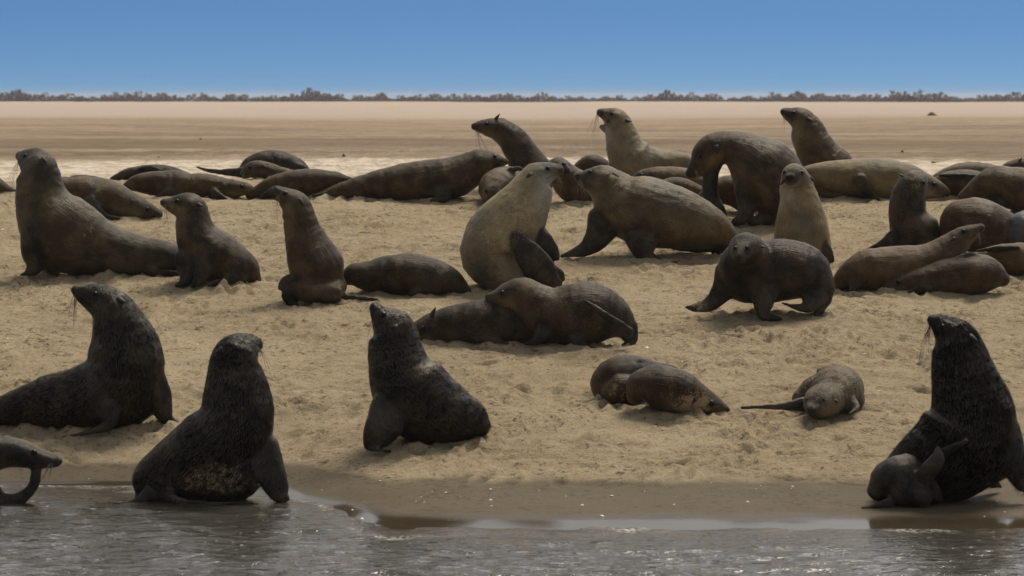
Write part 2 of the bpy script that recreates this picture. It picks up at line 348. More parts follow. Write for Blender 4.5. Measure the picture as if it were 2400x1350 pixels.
# ------------------------------------------------------------------ seals
def loft(pts, k_def, seg=22):
    """closed smooth tube through (x, y, z, r, k) control points; returns verts, quads/tris, samples"""
    A = np.array(pts, float); n = len(A)
    E = np.vstack([2*A[0]-A[1], A, 2*A[-1]-A[-2]]); out = []
    for i in range(n-1):
        p0, p1, p2, p3 = E[i], E[i+1], E[i+2], E[i+3]
        L = np.linalg.norm(p2[:3]-p1[:3]); m = max(3, int(L/max(.35*min(p1[3], p2[3]), .012)))
        for t in np.linspace(0, 1, min(m, 14), endpoint=False):
            out.append(.5*((2*p1)+(p2-p0)*t+(2*p0-5*p1+4*p2-p3)*t*t+(3*p1-p0-3*p2+p3)*t**3))
    out.append(A[-1]); S = np.array(out); S[:, 3] = np.maximum(S[:, 3], .35*A[:, 3].min())
    T = np.gradient(S[:, :3], axis=0); T /= np.linalg.norm(T, axis=1)[:, None]+1e-9
    for _ in range(3):                                   # ease the turning of the rings at sharp bends
        Q = np.vstack([T[:1], T, T[-1:]]); T = .25*Q[:-2]+.5*Q[1:-1]+.25*Q[2:]; T /= np.linalg.norm(T, axis=1)[:, None]+1e-9
    rings = []; V = np.array([0, 1.0, 0]); N2 = []       # frames carried along the curve without twist
    n2 = V-V.dot(T[0])*T[0]
    if np.linalg.norm(n2) < .45: n2 = np.array([0, 0, 1.0])-T[0, 2]*T[0]
    for t in T:
        n2 = n2-n2.dot(t)*t; n2 = n2/np.linalg.norm(n2); N2.append(n2)
    def ring(c, t, r, k, n2):
        n1 = np.cross(t, n2); a = np.linspace(0, 2*math.pi, seg, endpoint=False)
        r1 = max(r, .013); r2 = max(r*k, .014)
        return c+np.outer(np.cos(a)*r1, n1)+np.outer(np.sin(a)*r2, n2)
    cap = (82, 60, 38, 18)
    for a in cap:
        q = math.radians(a); rings.append(ring(S[0, :3]-T[0]*S[0, 3]*math.sin(q)*.8, T[0], S[0, 3]*math.cos(q), S[0, 4], N2[0]))
    for s, t, q2 in zip(S, T, N2): rings.append(ring(s[:3], t, s[3], s[4], q2))
    for a in cap[::-1]:
        q = math.radians(a); rings.append(ring(S[-1, :3]+T[-1]*S[-1, 3]*math.sin(q)*.8, T[-1], S[-1, 3]*math.cos(q), S[-1, 4], N2[-1]))
    R = np.concatenate(rings); m = len(rings); F = []
    for i in range(m-1):
        for j in range(seg):
            a, b = i*seg+j, i*seg+(j+1) % seg; F.append((a, b, b+seg, a+seg))
    F.append(tuple(range(seg))[::-1]); F.append(tuple(range((m-1)*seg, m*seg)))
    return R, F, S, T

EYE_ME = None
def ball(name, ru=10, rv=6):
    V = []; F = []
    for i in range(rv+1):
        th = math.pi*i/rv
        for j in range(ru): V.append((math.sin(th)*math.cos(2*math.pi*j/ru), math.sin(th)*math.sin(2*math.pi*j/ru), math.cos(th)))
    for i in range(rv):
        for j in range(ru): F.append((i*ru+j, (i+1)*ru+j, (i+1)*ru+(j+1) % ru, i*ru+(j+1) % ru))
    return mesh_np(name, V, F)
EYE_ME = ball("eye"); EYE_ME.materials.append(M_EYE)
def ear_mesh():
    V = []; F = []; n = 8; prof = [(0, .30), (.25, .34), (.55, .26), (.82, .14), (1.0, .03)]
    for t, r in prof:
        for j in range(n):
            a = 2*math.pi*j/n; V.append((t, math.cos(a)*r*.55-.16*t*t, math.sin(a)*r))
    for i in range(len(prof)-1):
        for j in range(n): F.append((i*n+j, i*n+(j+1) % n, (i+1)*n+(j+1) % n, (i+1)*n+j))
    F.append(tuple(range(n))[::-1]); F.append(tuple(range((len(prof)-1)*n, len(prof)*n)))
    me = mesh_np("ear", V, F); me.materials.append(M_EAR); return me
EAR_ME = ear_mesh()
def tubes(paths, r0=.0022, r1=.0006):
    V = []; F = []
    for P in paths:
        P = np.array(P); n = len(P)
        for i in range(n):
            t = P[min(i+1, n-1)]-P[max(i-1, 0)]; t = t/(np.linalg.norm(t)+1e-9)
            a = np.cross(t, (0.3, 1, .2)); a /= np.linalg.norm(a)+1e-9; b = np.cross(t, a); r = r0+(r1-r0)*i/(n-1)
            base = len(V)
            for q in range(3):
                w = 2*math.pi*q/3; V.append(P[i]+r*(math.cos(w)*a+math.sin(w)*b))
            if i:
                for q in range(3): F.append((base-3+q, base-3+(q+1) % 3, base+(q+1) % 3, base+q))
    return V, F

ALL_SEALS = []; FUR_LEN = {}
def seal(label, d, body, limbs=(), eye=(), ear=(), whisk=(), patch=(), coat=(.06, .045, .03), limb=(.012, .010, .009), sand=.2, wet=False,
         fur=(6000, .014), vox=.0142, k=.95, pup=False, nose=True, muzzle=None, group="fur seals hauled out on the beach", eyer=.027, pale=.8):
    name = "seal_pup" if pup else "fur_seal"
    if isinstance(d, tuple): d = gdepth(*d)
    def conv(p, kd):
        x, y, r = p[:3]; dy = p[3] if len(p) > 3 else 0.0; kk = p[4] if len(p) > 4 else kd
        if dy == 'g':
            dd = gdepth(x, y+r*.5); dd = min(max(dd, d-.9), d+.6)
        else: dd = d+dy
        return [*pt(x, y, dd), r/FPX*dd, kk]
    V = []; F = []; samples = []
    parts = [(1, k, body)] + [(0 if (l and not isinstance(l[0], str)) else 1, *(l if not isinstance(l[0], str) else l[1:])) for l in limbs]
    for isb, kd, pts in parts:
        R, f, S, T = loft([conv(p, kd) for p in pts], kd); o = len(V)
        V.extend(R); F.extend([tuple(i+o for i in q) for q in f]); samples.append((isb, S, T))
    V = np.array(V)
    org = np.array([float(np.mean(samples[0][1][:, 0])), d, 0.0]); org[2] = float(ground(org[0], org[1]))
    tmp = bpy.data.meshes.new("tmp"); tmp.from_pydata((V-org).tolist(), [], F)
    to = bpy.data.objects.new("tmp", tmp); col.objects.link(to)
    rm = to.modifiers.new("r", 'REMESH'); rm.mode = 'VOXEL'; rm.voxel_size = vox; rm.use_smooth_shade = True
    sm = to.modifiers.new("s", 'SMOOTH'); sm.factor = .5; sm.iterations = 9
    bpy.context.view_layer.update()
    me = bpy.data.meshes.new_from_object(to.evaluated_get(bpy.context.evaluated_depsgraph_get()))
    bpy.data.objects.remove(to); bpy.data.meshes.remove(tmp)
    me.name = name; n = len(me.vertices); co = np.empty(n*3, np.float32); me.vertices.foreach_get("co", co); co = co.reshape(-1, 3).astype(float)
    no = np.empty(n*3, np.float32); me.vertex_normals.foreach_get("vector", no); no = no.reshape(-1, 3).astype(float)
    W = co+org
    # nearest body sample, and how far a limb is nearer than the body
    B = np.concatenate([s[1] for s in samples if s[0]]); BT = np.concatenate([s[2] for s in samples if s[0]])
    main = len(samples[0][1])
    def ndist(S): return np.linalg.norm(W[:, None, :]-S[None, :, :3], axis=2)/np.maximum(S[None, :, 3], .015)
    db = ndist(B); ib = db.argmin(1); dbm = db[np.arange(n), ib]
    S0 = samples[0][1]; d0 = ndist(S0); i0 = d0.argmin(1)
    T0 = samples[0][2]; arc = np.concatenate([[0], np.cumsum(np.linalg.norm(np.diff(S0[:, :3], axis=0), axis=1))])
    lm = [s for s in samples if not s[0]]
    lw = np.zeros(n)
    if lm:
        L = np.concatenate([s[1] for s in lm]); dl = ndist(L).min(1); lw = sstep(.55, 1.0, dbm/np.maximum(dl, .05)*.8)
    # gentle unevenness of flesh and skin folds
    disp = .006*vnoise(W[:, 0]*7, W[:, 1]*7, W[:, 2]*7, 3) + .003*vnoise(W[:, 0]*19, W[:, 1]*19, W[:, 2]*19, 4)
    fold = arc[i0]*26+1.4*vnoise(W[:, 0]*6, W[:, 1]*6, W[:, 2]*6, 8)
    disp += (1-lw)*(.0012 if wet else .0034)*np.sin(fold)*sstep(.0, .6, vnoise(W[:, 0]*2.6, W[:, 1]*2.6, W[:, 2]*2.6, 9))
    neck = arc[-1]-arc[i0]; disp += (1-lw)*(.0006 if wet else .0030)*np.sin(neck*58+4.5*vnoise(W[:, 0]*6, W[:, 1]*6, W[:, 2]*6, 18))*sstep(.22, .30, neck)*(1-sstep(.50, .75, neck))*sstep(-.1, .6, vnoise(W[:, 0]*6, W[:, 1]*6, W[:, 2]*6, 19))
    co = co+no*disp[:, None]
    # coat
    C = np.tile(np.array(coat)*(np.array((1.02, .78, .45)) if not wet else np.array((.65, .62, .62))), (n, 1)); C = C*(1-lw[:, None])+np.array(limb)*lw[:, None]
    sn = np.full(n, sand)
    # paler cheeks and throat under a darker crown on dry coats
    rear = arc[-1]-arc[i0]; hd = np.cross(T0[i0], (0, 1.0, 0)); hd *= np.where(hd[:, 2:3] > 0, -1, 1); hd /= np.linalg.norm(hd, axis=1)[:, None]+1e-6
    low = ((W-S0[i0, :3])*hd).sum(1)/np.maximum(S0[i0, 3], .02)
    if nose and not wet:
        mot = .75+.5*vnoise(W[:, 0]*11, W[:, 1]*11, W[:, 2]*11, 33)
        w = (pale*sstep(-.15, .6, low)*sstep(.03, .10, rear)*(1-sstep(.34, .70, rear))*mot*(1-lw))[:, None]
        C = C*(1-w)+(np.array(coat)*1.5+np.array((.12, .078, .034)))*w
        w = (.55*sstep(.25, -.5, low)*(1-sstep(.10, .40, rear))*(1-lw))[:, None]; C = C*(1-w)+np.array(coat)*.35*w
    # broad tonal change over the body, as coats bleach and moult
    tone = vnoise(W[:, 0]*3.1, W[:, 1]*3.1, W[:, 2]*3.1, 41); C = C*(1+.26*tone*(1-lw))[:, None]*np.stack([1+.10*tone, np.ones(n), 1-.14*tone], 1)
    sn = sn*(1-.4*lw)
    verts = [Vector(v) for v in co]; polys = [tuple(p.vertices) for p in me.polygons]
    bvh = BVHTree.FromPolygons(verts, polys)
    cam0 = np.array([0, 0, HCAM])-org
    def hit(x, y):
        q = pt(x, y, d)-org; dr = Vector(q-cam0).normalized(); h = bvh.ray_cast(Vector(cam0), dr)
        if h[0] is None:
            h = bvh.find_nearest(Vector(q))
        return np.array(h[0]), np.array(h[1])
    def hit_back(P):
        h = bvh.ray_cast(Vector((P[0], P[1]+1.6, P[2])), Vector((0, -1, 0)))
        return (np.array(h[0]), np.array(h[1])) if h[0] is not None else None
    tip = S0[-1]
    plist = list(patch)
    if muzzle: plist.insert(0, muzzle)
    for x, y, r, c, s in plist:
        P, _ = hit(x, y); rr = r/FPX*d
        w = np.exp(-(np.linalg.norm(co-P, axis=1)/rr)**2*1.2)*s
        w = np.clip(w*(1+.5*vnoise(W[:, 0]*30, W[:, 1]*30, W[:, 2]*30, 12)), 0, 1)
        if c == 'sand': sn = sn+(1-sn)*w
        else: C = C*(1-w[:, None])+np.array(c)*w[:, None]
    for e in eye:                                        # dark skin round the eyes
        P, _ = hit(e[0], e[1]); w = np.clip(np.exp(-(np.linalg.norm(co-P, axis=1)/(eyer*1.9))**2), 0, 1)[:, None]; C = C*(1-w)+np.array((.010, .008, .007))*w
    if nose and len(eye) and len(eye[0]) < 3:             # line of the mouth on both sides of the muzzle
        k0 = max(0, len(S0)-1-int(np.searchsorted(np.cumsum(np.linalg.norm(np.diff(S0[::-1, :3], axis=0), axis=1)), .16)))
        seg_ = S0[k0:]; tt = T0[k0:]; nd = np.cross(tt, (0, 1.0, 0)); nd *= np.where(nd[:, 2:3] > 0, -1, 1); nd /= np.linalg.norm(nd, axis=1)[:, None]+1e-6
        Q = seg_[:, :3]-org+nd*seg_[:, 3:4]*.42; dm = np.abs((co[:, None, [0, 2]]-Q[None, :, [0, 2]])); dm = np.sqrt((dm**2).sum(2)).min(1)
        near = np.linalg.norm(co[:, None]-(seg_[:, :3]-org)[None], axis=2).min(1) < seg_[:, 3].max()*1.3
        w = (np.exp(-(dm/.011)**2)*.8*near)[:, None]; C = C*(1-w)+np.array((.008, .006, .005))*w
    if nose:
        P = tip[:3]-org+T0[-1]*tip[3]; w = np.clip(np.exp(-(np.linalg.norm(co-P, axis=1)/(tip[3]*2.0))**2), 0, 1)[:, None]; C = C*(1-w)+np.array((.006, .005, .005))*w
    me.vertices.foreach_set("co", co.astype(np.float32).ravel())
    a = me.attributes.new("coat", 'FLOAT_COLOR', 'POINT'); a.data.foreach_set("color", np.concatenate([C, np.ones((n, 1))], 1).astype(np.float32).ravel())
    a = me.attributes.new("sandy", 'FLOAT', 'POINT'); a.data.foreach_set("value", sn.astype(np.float32))
    # fur direction map: along the spine, round the body
    t = T0[i0]; rel = W-S0[i0, :3]; up = np.array([0, 1.0, 0])-t[:, 1:2]*t; up /= np.linalg.norm(up, axis=1)[:, None]+1e-6; sd = np.cross(t, up)
    ang = np.arctan2((rel*sd).sum(1), -(rel*up).sum(1))
    fm = np.stack([arc[i0]+(rel*t).sum(1), ang*.2, lw], 1)
    a = me.attributes.new("furmap", 'FLOAT_VECTOR', 'POINT'); a.data.foreach_set("vector", fm.astype(np.float32).ravel())
    me.update(); m = M_WET if wet else M_DRY
    o = link(name, me, m, label=label, category="seal", group=group); o.location = org
    # settle on the sand
    gz = ground(W[:, 0], W[:, 1]); gap = float(np.min(co[:, 2]+org[2]-np.maximum(gz, -.02)))
    if gap > -.012: o.location.z -= gap+.02
    # short fur that breaks up the outline
    cnt, ln = fur
    if cnt:
        tri = np.array([p for q in polys for p in ((q[0], q[1], q[2]), (q[0], q[2], q[3]))[:len(q)-2]])
        e1, e2 = co[tri[:, 1]]-co[tri[:, 0]], co[tri[:, 2]]-co[tri[:, 0]]; cr = np.cross(e1, e2); ar = np.linalg.norm(cr, axis=1)
        w_ = ar*(1-.85*lw[tri[:, 0]]); j = RNG.choice(len(tri), cnt, p=w_/w_.sum())
        u, v = RNG.random(cnt), RNG.random(cnt); fl = u+v > 1; u[fl] = 1-u[fl]; v[fl] = 1-v[fl]
        base = co[tri[j, 0]]+e1[j]*u[:, None]+e2[j]*v[:, None]; nn = cr[j]/(ar[j][:, None]+1e-12); vi = tri[j, 0]
        fd = -T0[i0[vi]]+RNG.normal(0, .22, (cnt, 3))+np.array([0, 0, -.35]); fd -= (fd*nn).sum(1)[:, None]*nn; fd /= np.linalg.norm(fd, axis=1)[:, None]+1e-6
        dr = fd+nn*(RNG.uniform(.03, .20, cnt) if wet else RNG.uniform(.06, .32, cnt))[:, None]; dr /= np.linalg.norm(dr, axis=1)[:, None]; sv = np.cross(nn, dr); sv /= np.linalg.norm(sv, axis=1)[:, None]+1e-6
        ll = ln*RNG.uniform(.5, 1.25, cnt)[:, None]; hw = (.0016 if ln < .02 else .0013)
        base = base-nn*.002
        FV = np.stack([base-sv*hw, base+sv*hw, base+dr*ll], 1).reshape(-1, 3)
        fme = mesh_np("fur", FV, quads=np.arange(cnt*3).reshape(-1, 3))
        ca = fme.attributes.new("coat", 'FLOAT_COLOR', 'POINT'); cc = np.repeat(C[vi]*RNG.uniform(.5, 1.7 if wet else 1.5, (cnt, 1)), 3, 0); ca.data.foreach_set("color", np.concatenate([cc, np.ones((cnt*3, 1))], 1).astype(np.float32).ravel())
        sa = fme.attributes.new("sandy", 'FLOAT', 'POINT'); sa.data.foreach_set("value", np.repeat(sn[vi], 3).astype(np.float32))
        fa = fme.attributes.new("furmap", 'FLOAT_VECTOR', 'POINT'); fa.data.foreach_set("vector", np.repeat(fm[vi], 3, 0).astype(np.float32).ravel())
        # shade each hair like the skin it grows from
        fme.normals_split_custom_set_from_vertices(np.repeat(no[vi]*.8+dr*.35, 3, 0).tolist())
        link("fur", fme, M_WETHAIR if wet else M_DRY, o, kind="stuff")
    for e in eye:
        x, y = e[:2]; P, nn = hit(x, y); sp = [(P, nn)]
        if len(e) < 3:
            hb = hit_back(P)
            if hb: sp.append(hb)
        r = eyer*(d/26 if False else 1)
        for P, nn in sp:
            q = link("eye", EYE_ME, None, o); q.location = P-nn*r*.45; q.scale = (r, r, r)
    for e in ear:
        x, y, dx, dyy = e[:4]; P, nn = hit(x, y); sp = [(P, nn)]
        if len(e) < 5:
            hb = hit_back(P)
            if hb: sp.append(hb)
        s = math.hypot(dx, dyy)/FPX*d
        for P, nn in sp:
            X = Vector((dx, 0, -dyy)).normalized()+Vector(nn)*.35; X.normalize(); Yv = -Vector(nn); Yv = (Yv-X*Yv.dot(X)).normalized(); Zv = X.cross(Yv)
            q = link("ear", EAR_ME, None, o)
            from mathutils import Matrix
            q.matrix_local = Matrix.Translation(Vector(P-nn*.008)) @ Matrix((X, Yv, Zv)).transposed().to_4x4() @ Matrix.Scale(s, 4)
    paths = []
    for x, y, dx, dyy, c in whisk:
        for i in range(c):
            P, nn = hit(x+random.uniform(-5, 5), y+random.uniform(-4, 4)); L = math.hypot(dx, dyy)/FPX*d*random.uniform(.6, 1.1)
            D = np.array([dx, 0, -dyy], float); D /= np.linalg.norm(D); D = D+np.array([random.uniform(-.4, .4), random.uniform(-.7, .3), random.uniform(-.3, .3)])
            paths.append([P+D*L*t+np.array([0, 0, -.35*L*t*t])+nn*.015*math.sin(min(t*2, 1)*1.5) for t in (0, .25, .5, .75, 1)])
    if paths:
        vv, ff = tubes(paths); link("whiskers", mesh_np("whiskers", vv, ff), M_WHISKER, o)
    ALL_SEALS.append(o)
    return o

BLACK = (.011, .010, .010); DARK = (.020, .016, .012); BROWN = (.038, .027, .017); OLIVE = (.060, .046, .028)
TAUPE = (.115, .112, .098); GREY = (.135, .115, .085); TAN = (.20, .13, .065); SANDY = (.15, .115, .07)
WETF = (60000, .046)

# ---- nearest row, at the water's edge
seal("wet black pup at the water's edge biting its own curled flipper", 22.4,
     [(-330, 1170, 18), (-270, 1140, 45), (-190, 1110, 66), (-110, 1085, 62), (-45, 1063, 47), (25, 1056, 37), (62, 1062, 32), (98, 1071, 22), (124, 1077, 16), (138, 1077, 11)],
     [(.7, [(-30, 1085, 28), (-20, 1120, 20), (-6, 1150, 14), (25, 1165, 14), (58, 1157, 14), (78, 1135, 13), (84, 1112, 13), (84, 1092, 12)]),
      (.8, [(-200, 1130, 40), (-90, 1160, 26), (0, 1172, 16), (55, 1177, 8)]), (1.2, [(-120, 1110, 40), (-110, 1160, 20)])],
     eye=[(80, 1056)], ear=[(38, 1036, -16, 8)], whisk=[(120, 1086, -14, 40, 7)], coat=(.007, .007, .007), sand=.0, wet=True, fur=(14000, .022), pup=True, muzzle=(120, 1085, 22, (.035, .026, .018), .6))

seal("dark wet bull twisting its head back, body running out past its flipper", (240, 1004),
     [(-230, 985, 14), (-150, 975, 28), (-70, 965, 34), (0, 957, 35), (100, 938, 60), (190, 926, 76), (262, 905, 92), (294, 858, 93), (290, 800, 84), (279, 760, 68), (262, 722, 55), (240, 700, 43), (212, 687, 31), (188, 678, 20), (177, 672, 13)],
     [(.55, [(232, 880, 40, -.12), (246, 925, 33, -.22), (256, 965, 26, -.26), (252, 990, 15, -.28), (205, 1006, 9, -.30), (148, 1017, 5, -.32)]),
      (.6, [(352, 880, 38), (374, 925, 30), (384, 962, 22), (400, 982, 12), (430, 990, 6)]), ('b', .9, [(120, 945, 50), (210, 940, 62), (290, 930, 68), (330, 910, 60)])],
     eye=[(222, 682)], ear=[(275, 690, 18, 18)], whisk=[(176, 690, 4, 46, 9)], coat=(.018, .015, .011), sand=.12, wet=True, fur=WETF)

seal("glossy wet seal sitting in the shallows with its back turned", 22.62,
     [(338, 1150, 22), (352, 1122, 52), (400, 1098, 74), (470, 1062, 96), (540, 1005, 96), (556, 955, 88), (555, 905, 79), (551, 858, 66), (552, 822, 55), (566, 808, 44, .10), (584, 798, 30, .18), (600, 794, 18, .24)],
     [(.55, [(612, 1035, 42, -.05), (630, 1085, 38, -.12), (648, 1128, 30, -.18), (662, 1152, 20, -.20), (676, 1158, 8, -.22)]),
      (.6, [(630, 1050, 25, .2), (652, 1090, 14, .25), (660, 1105, 6, .28)]),
      (.5, [(365, 1135, 26, -.1), (330, 1160, 14, -.22), (295, 1168, 8, -.26), (268, 1167, 4, -.28)]), (.5, [(370, 1140, 24, -.12), (425, 1164, 12, -.28), (500, 1168, 8, -.30), (558, 1165, 4, -.30)]),
      ('b', .95, [(380, 1110, 55), (470, 1098, 72), (550, 1080, 82), (595, 1060, 62)])],
     ear=[(520, 800, -12, 20, 1)], whisk=[(602, 800, 14, 50, 6)], patch=[(500, 1110, 60, 'sand', .75), (450, 1120, 40, 'sand', .6), (560, 1120, 40, 'sand', .6)], coat=(.012, .011, .011), sand=.02, wet=True, fur=WETF)

seal("very dark seal sitting upright with snout raised, alone on open sand", (990, 1038),
     [(1128, 992, 26), (1108, 978, 46), (1070, 968, 66), (1015, 945, 84), (962, 905, 92), (936, 858, 76), (926, 808, 64), (922, 772, 57), (914, 754, 47), (898, 738, 33), (884, 721, 20), (876, 711, 13)],
     [(.6, [(918, 950, 52, -.15), (898, 990, 45, -.24), (876, 1022, 32, -.28), (864, 1040, 14, -.30), (880, 1046, 8, -.34), (912, 1049, 5, -.36)]), ('b', .95, [(1085, 980, 52), (1000, 965, 70), (930, 945, 58)])],
     eye=[(898, 729)], ear=[(925, 752, 3, 30)], whisk=[(872, 745, 2, 48, 7)], coat=(.015, .012, .010), sand=.05, wet=True, fur=(56000, .036), patch=[(895, 745, 18, (.03, .026, .022), .6)])

seal("brown pup curled up asleep behind another pup's back", (1420, 938),
     [(1428, 918, 20, -.10), (1412, 893, 32), (1442, 868, 46), (1490, 868, 50), (1545, 885, 42), (1590, 905, 24)],
     [(.5, [(1500, 838, 14, -.08), (1540, 848, 13), (1580, 856, 11), (1618, 872, 5)]), ('b', 1.0, [(1434, 905, 30, -.12), (1455, 902, 38, -.16), (1492, 902, 36, -.16)])],
     coat=(.040, .028, .020), sand=.22, fur=(5000, .012), vox=.011, pup=True, nose=False, patch=[(1440, 905, 40, 'sand', .4), (1490, 838, 30, (.05, .045, .045), .7)])

seal("plump brown pup asleep on its side, sandy face on the beach", (1590, 970),
     [(1488, 930, 22), (1500, 914, 42), (1545, 908, 54), (1595, 920, 51), (1638, 938, 38), (1668, 950, 27), (1690, 959, 18), (1702, 963, 11)],
     [(.6, [(1560, 950, 16, .1), (1600, 968, 8, .1)])],
     eye=[(1668, 945)], ear=[(1632, 935, -12, 10)], coat=(.038, .026, .018), limb=(.035, .025, .018), sand=.25, fur=(5000, .012), vox=.011, pup=True,
     patch=[(1610, 955, 40, 'sand', .75), (1650, 945, 30, 'sand', .65), (1560, 900, 30, 'sand', .2)], whisk=[(1696, 968, 10, 14, 5)])

seal("sand coated pup lying asleep with its face to the water", (1930, 974),
     [(1972, 900, 30, .70), (1966, 908, 54, .50), (1962, 916, 64, .28), (1952, 924, 57, .08), (1940, 934, 41, -.06), (1926, 939, 45, -.20), (1915, 949, 34, -.33), (1906, 958, 21, -.40), (1902, 961, 13, -.45)],
     [(.6, [(1895, 945, 20), (1850, 951, 12, -.05), (1800, 954, 8, -.08), (1738, 955, 3, -.08)]), ('b', 1.0, [(1880, 942, 30, .18), (1912, 928, 48, .2), (1958, 922, 54, .24), (2000, 938, 34, .2)]), (.6, [(1952, 880, 14, .3), (1938, 868, 12, .3), (1918, 870, 8, .3)]), (.6, [(1985, 945, 28, -.0), (2005, 958, 14, -.08), (1992, 970, 7, -.14)])],
     eye=[(1893, 936, 1), (1930, 936, 1)], ear=[(1880, 938, -8, 12, 1), (1958, 936, 8, 12, 1)], coat=(.075, .066, .050), limb=(.06, .052, .038), sand=.42, fur=(14000, .018), vox=.011, pup=True, eyer=.012,
     patch=[(1902, 960, 22, (.02, .016, .012), .95), (1925, 930, 24, (.05, .04, .027), .6), (1965, 940, 14, (.03, .025, .018), .6), (1885, 930, 14, (.03, .025, .018), .5)])

seal("huge black maned bull sitting tall on the wet foreshore", (2240, 1172),
     [(2072, 1125, 30), (2098, 1118, 55), (2160, 1090, 86), (2235, 1050, 112), (2280, 990, 104), (2276, 940, 96), (2263, 890, 82), (2250, 838, 69), (2240, 798, 59), (2226, 772, 46), (2206, 755, 30), (2190, 745, 18), (2183, 740, 13)],
     [(.55, [(2345, 1000, 48, -.05), (2368, 1060, 38, -.1), (2388, 1105, 28, -.12), (2402, 1132, 16, -.14), (2430, 1140, 7, -.16)]),
      (.6, [(2300, 1080, 36, .15), (2322, 1118, 18, .2), (2345, 1132, 8, .25)]),
      (.5, [(2180, 1080, 18, -.36), (2215, 1052, 15, -.40), (2240, 1038, 10, -.42), (2266, 1024, 5, -.43)]),
      ('b', .95, [(2130, 1110, 55), (2220, 1090, 82), (2310, 1050, 78)])],
     eye=[(2208, 758)], ear=[(2272, 776, 16, 20)], whisk=[(2178, 752, -4, 74, 9), (2176, 760, -8, 50, 6)], coat=(.009, .009, .010), sand=.0, wet=True, fur=(75000, .055))

seal("small wet black pup nestled against the bull with one flipper raised", (2120, 1183),
     [(2056, 1140, 26), (2076, 1116, 46), (2118, 1108, 60), (2155, 1122, 48), (2180, 1134, 33), (2195, 1147, 20), (2204, 1155, 11)],
     [(.5, [(2160, 1105, 20, -.14), (2182, 1082, 23, -.22), (2197, 1060, 20, -.24), (2198, 1034, 7, -.24)]), (.5, [(2085, 1165, 16, -.1), (2050, 1173, 9, -.14), (2020, 1176, 5, -.16)]), ('b', 1.0, [(2120, 1130, 44, -.06), (2160, 1148, 34, -.08)])],
     eye=[(2182, 1128)], coat=(.020, .018, .018), limb=(.055, .047, .038), sand=.12, wet=True, fur=(6000, .014), vox=.011, pup=True)

# ---- middle ground
seal("dark shaggy seal lying flat with pointed ear behind the raised snout", (1100, 806),
     [(948, 792, 14), (975, 778, 28), (1012, 768, 38), (1070, 756, 48), (1140, 750, 54), (1210, 758, 48), (1275, 778, 26)][::-1],
     [(.6, [(1120, 785, 16, -.15), (1190, 802, 7, -.2)])],
     eye=[(990, 765)], ear=[(1010, 736, 16, -16)], coat=(.026, .021, .016), sand=.30, wet=False, fur=(26000, .024))

seal("alert brown pup with tan cheeks resting over a lying seal", (1320, 808),
     [(1478, 800, 12), (1466, 772, 30), (1440, 752, 55), (1392, 736, 75), (1335, 737, 73), (1285, 735, 64), (1248, 712, 54), (1216, 694, 47), (1188, 696, 34), (1163, 699, 22), (1146, 697, 12)],
     [(.5, [(1372, 706, 6, -.30), (1395, 722, 9, -.36), (1430, 748, 12, -.38), (1474, 780, 15, -.30)]), (.6, [(1474, 770, 24, -.02), (1482, 800, 13, -.04), (1458, 812, 6, -.08)]),
      (.6, [(1278, 765, 28, -.15), (1260, 795, 14, -.2), (1230, 806, 6, -.24)]), (.6, [(1350, 780, 28, -.15), (1362, 806, 12, -.25), (1392, 818, 7, -.28), (1426, 824, 4, -.3)])],
     eye=[(1176, 686)], ear=[(1206, 678, 16, 10)], whisk=[(1152, 708, -2, 20, 6)], coat=(.042, .033, .022), sand=.34, fur=(14000, .018), pup=True, muzzle=(1178, 712, 20, (.24, .16, .075), .85), patch=[(1198, 715, 20, (.26, .17, .08), .75), (1290, 670, 40, 'sand', .35)])

seal("big smooth seal looking away, long body resting flat behind it", (240, 644),
     [(470, 630, 10), (440, 620, 20), (400, 603, 37), (330, 597, 47), (255, 582, 60), (188, 556, 78), (126, 520, 86), (98, 465, 65), (91, 415, 53), (88, 388, 45), (72, 374, 34, .06), (56, 367, 22, .12), (46, 363, 13, .16)],
     [(.6, [(90, 545, 44, -.12), (82, 590, 34, -.16), (80, 622, 22, -.18), (62, 638, 9, -.20), (48, 642, 5, -.22)]), (.6, [(120, 560, 40, .15), (118, 610, 24, .15), (100, 636, 8, .12)]), (.5, [(340, 632, 10, -.12), (390, 638, 10, -.18), (430, 640, 6, -.2)]),
      ('b', .95, [(330, 605, 40), (220, 590, 56), (130, 570, 66)])],
     eye=[(58, 362)], ear=[(98, 366, 10, 16)], whisk=[(46, 378, -10, 52, 8)], coat=(.055, .054, .048), sand=.08, patch=[(210, 545, 30, 'sand', .45), (130, 495, 14, TAN, .5), (105, 500, 12, TAN, .3)], fur=(7000, .010), k=.85)

seal("slim brown young seal with yellowish cheek sitting in profile", (520, 664),
     [(598, 648, 16), (582, 632, 36), (540, 612, 54), (492, 588, 64), (462, 548, 52), (454, 518, 43), (450, 492, 39), (438, 478, 35), (416, 476, 26), (396, 473, 17), (382, 469, 10)],
     [(.6, [(440, 600, 34, -.1), (440, 632, 27, -.14), (432, 655, 14, -.18), (412, 664, 6, -.22)]), (.6, [(478, 610, 30, -.2), (470, 645, 18, -.26), (450, 664, 8, -.3)]), (.6, [(560, 645, 22, -.15), (520, 658, 12, -.22), (490, 664, 6, -.25)])],
     eye=[(414, 465)], ear=[(462, 470, 14, 12)], whisk=[(385, 476, 6, 36, 7)], coat=(.030, .023, .016), sand=.05, fur=(7000, .012), muzzle=(402, 480, 20, (.24, .17, .08), .8), patch=[(420, 486, 16, (.22, .15, .07), .75), (560, 600, 20, 'sand', .35)])

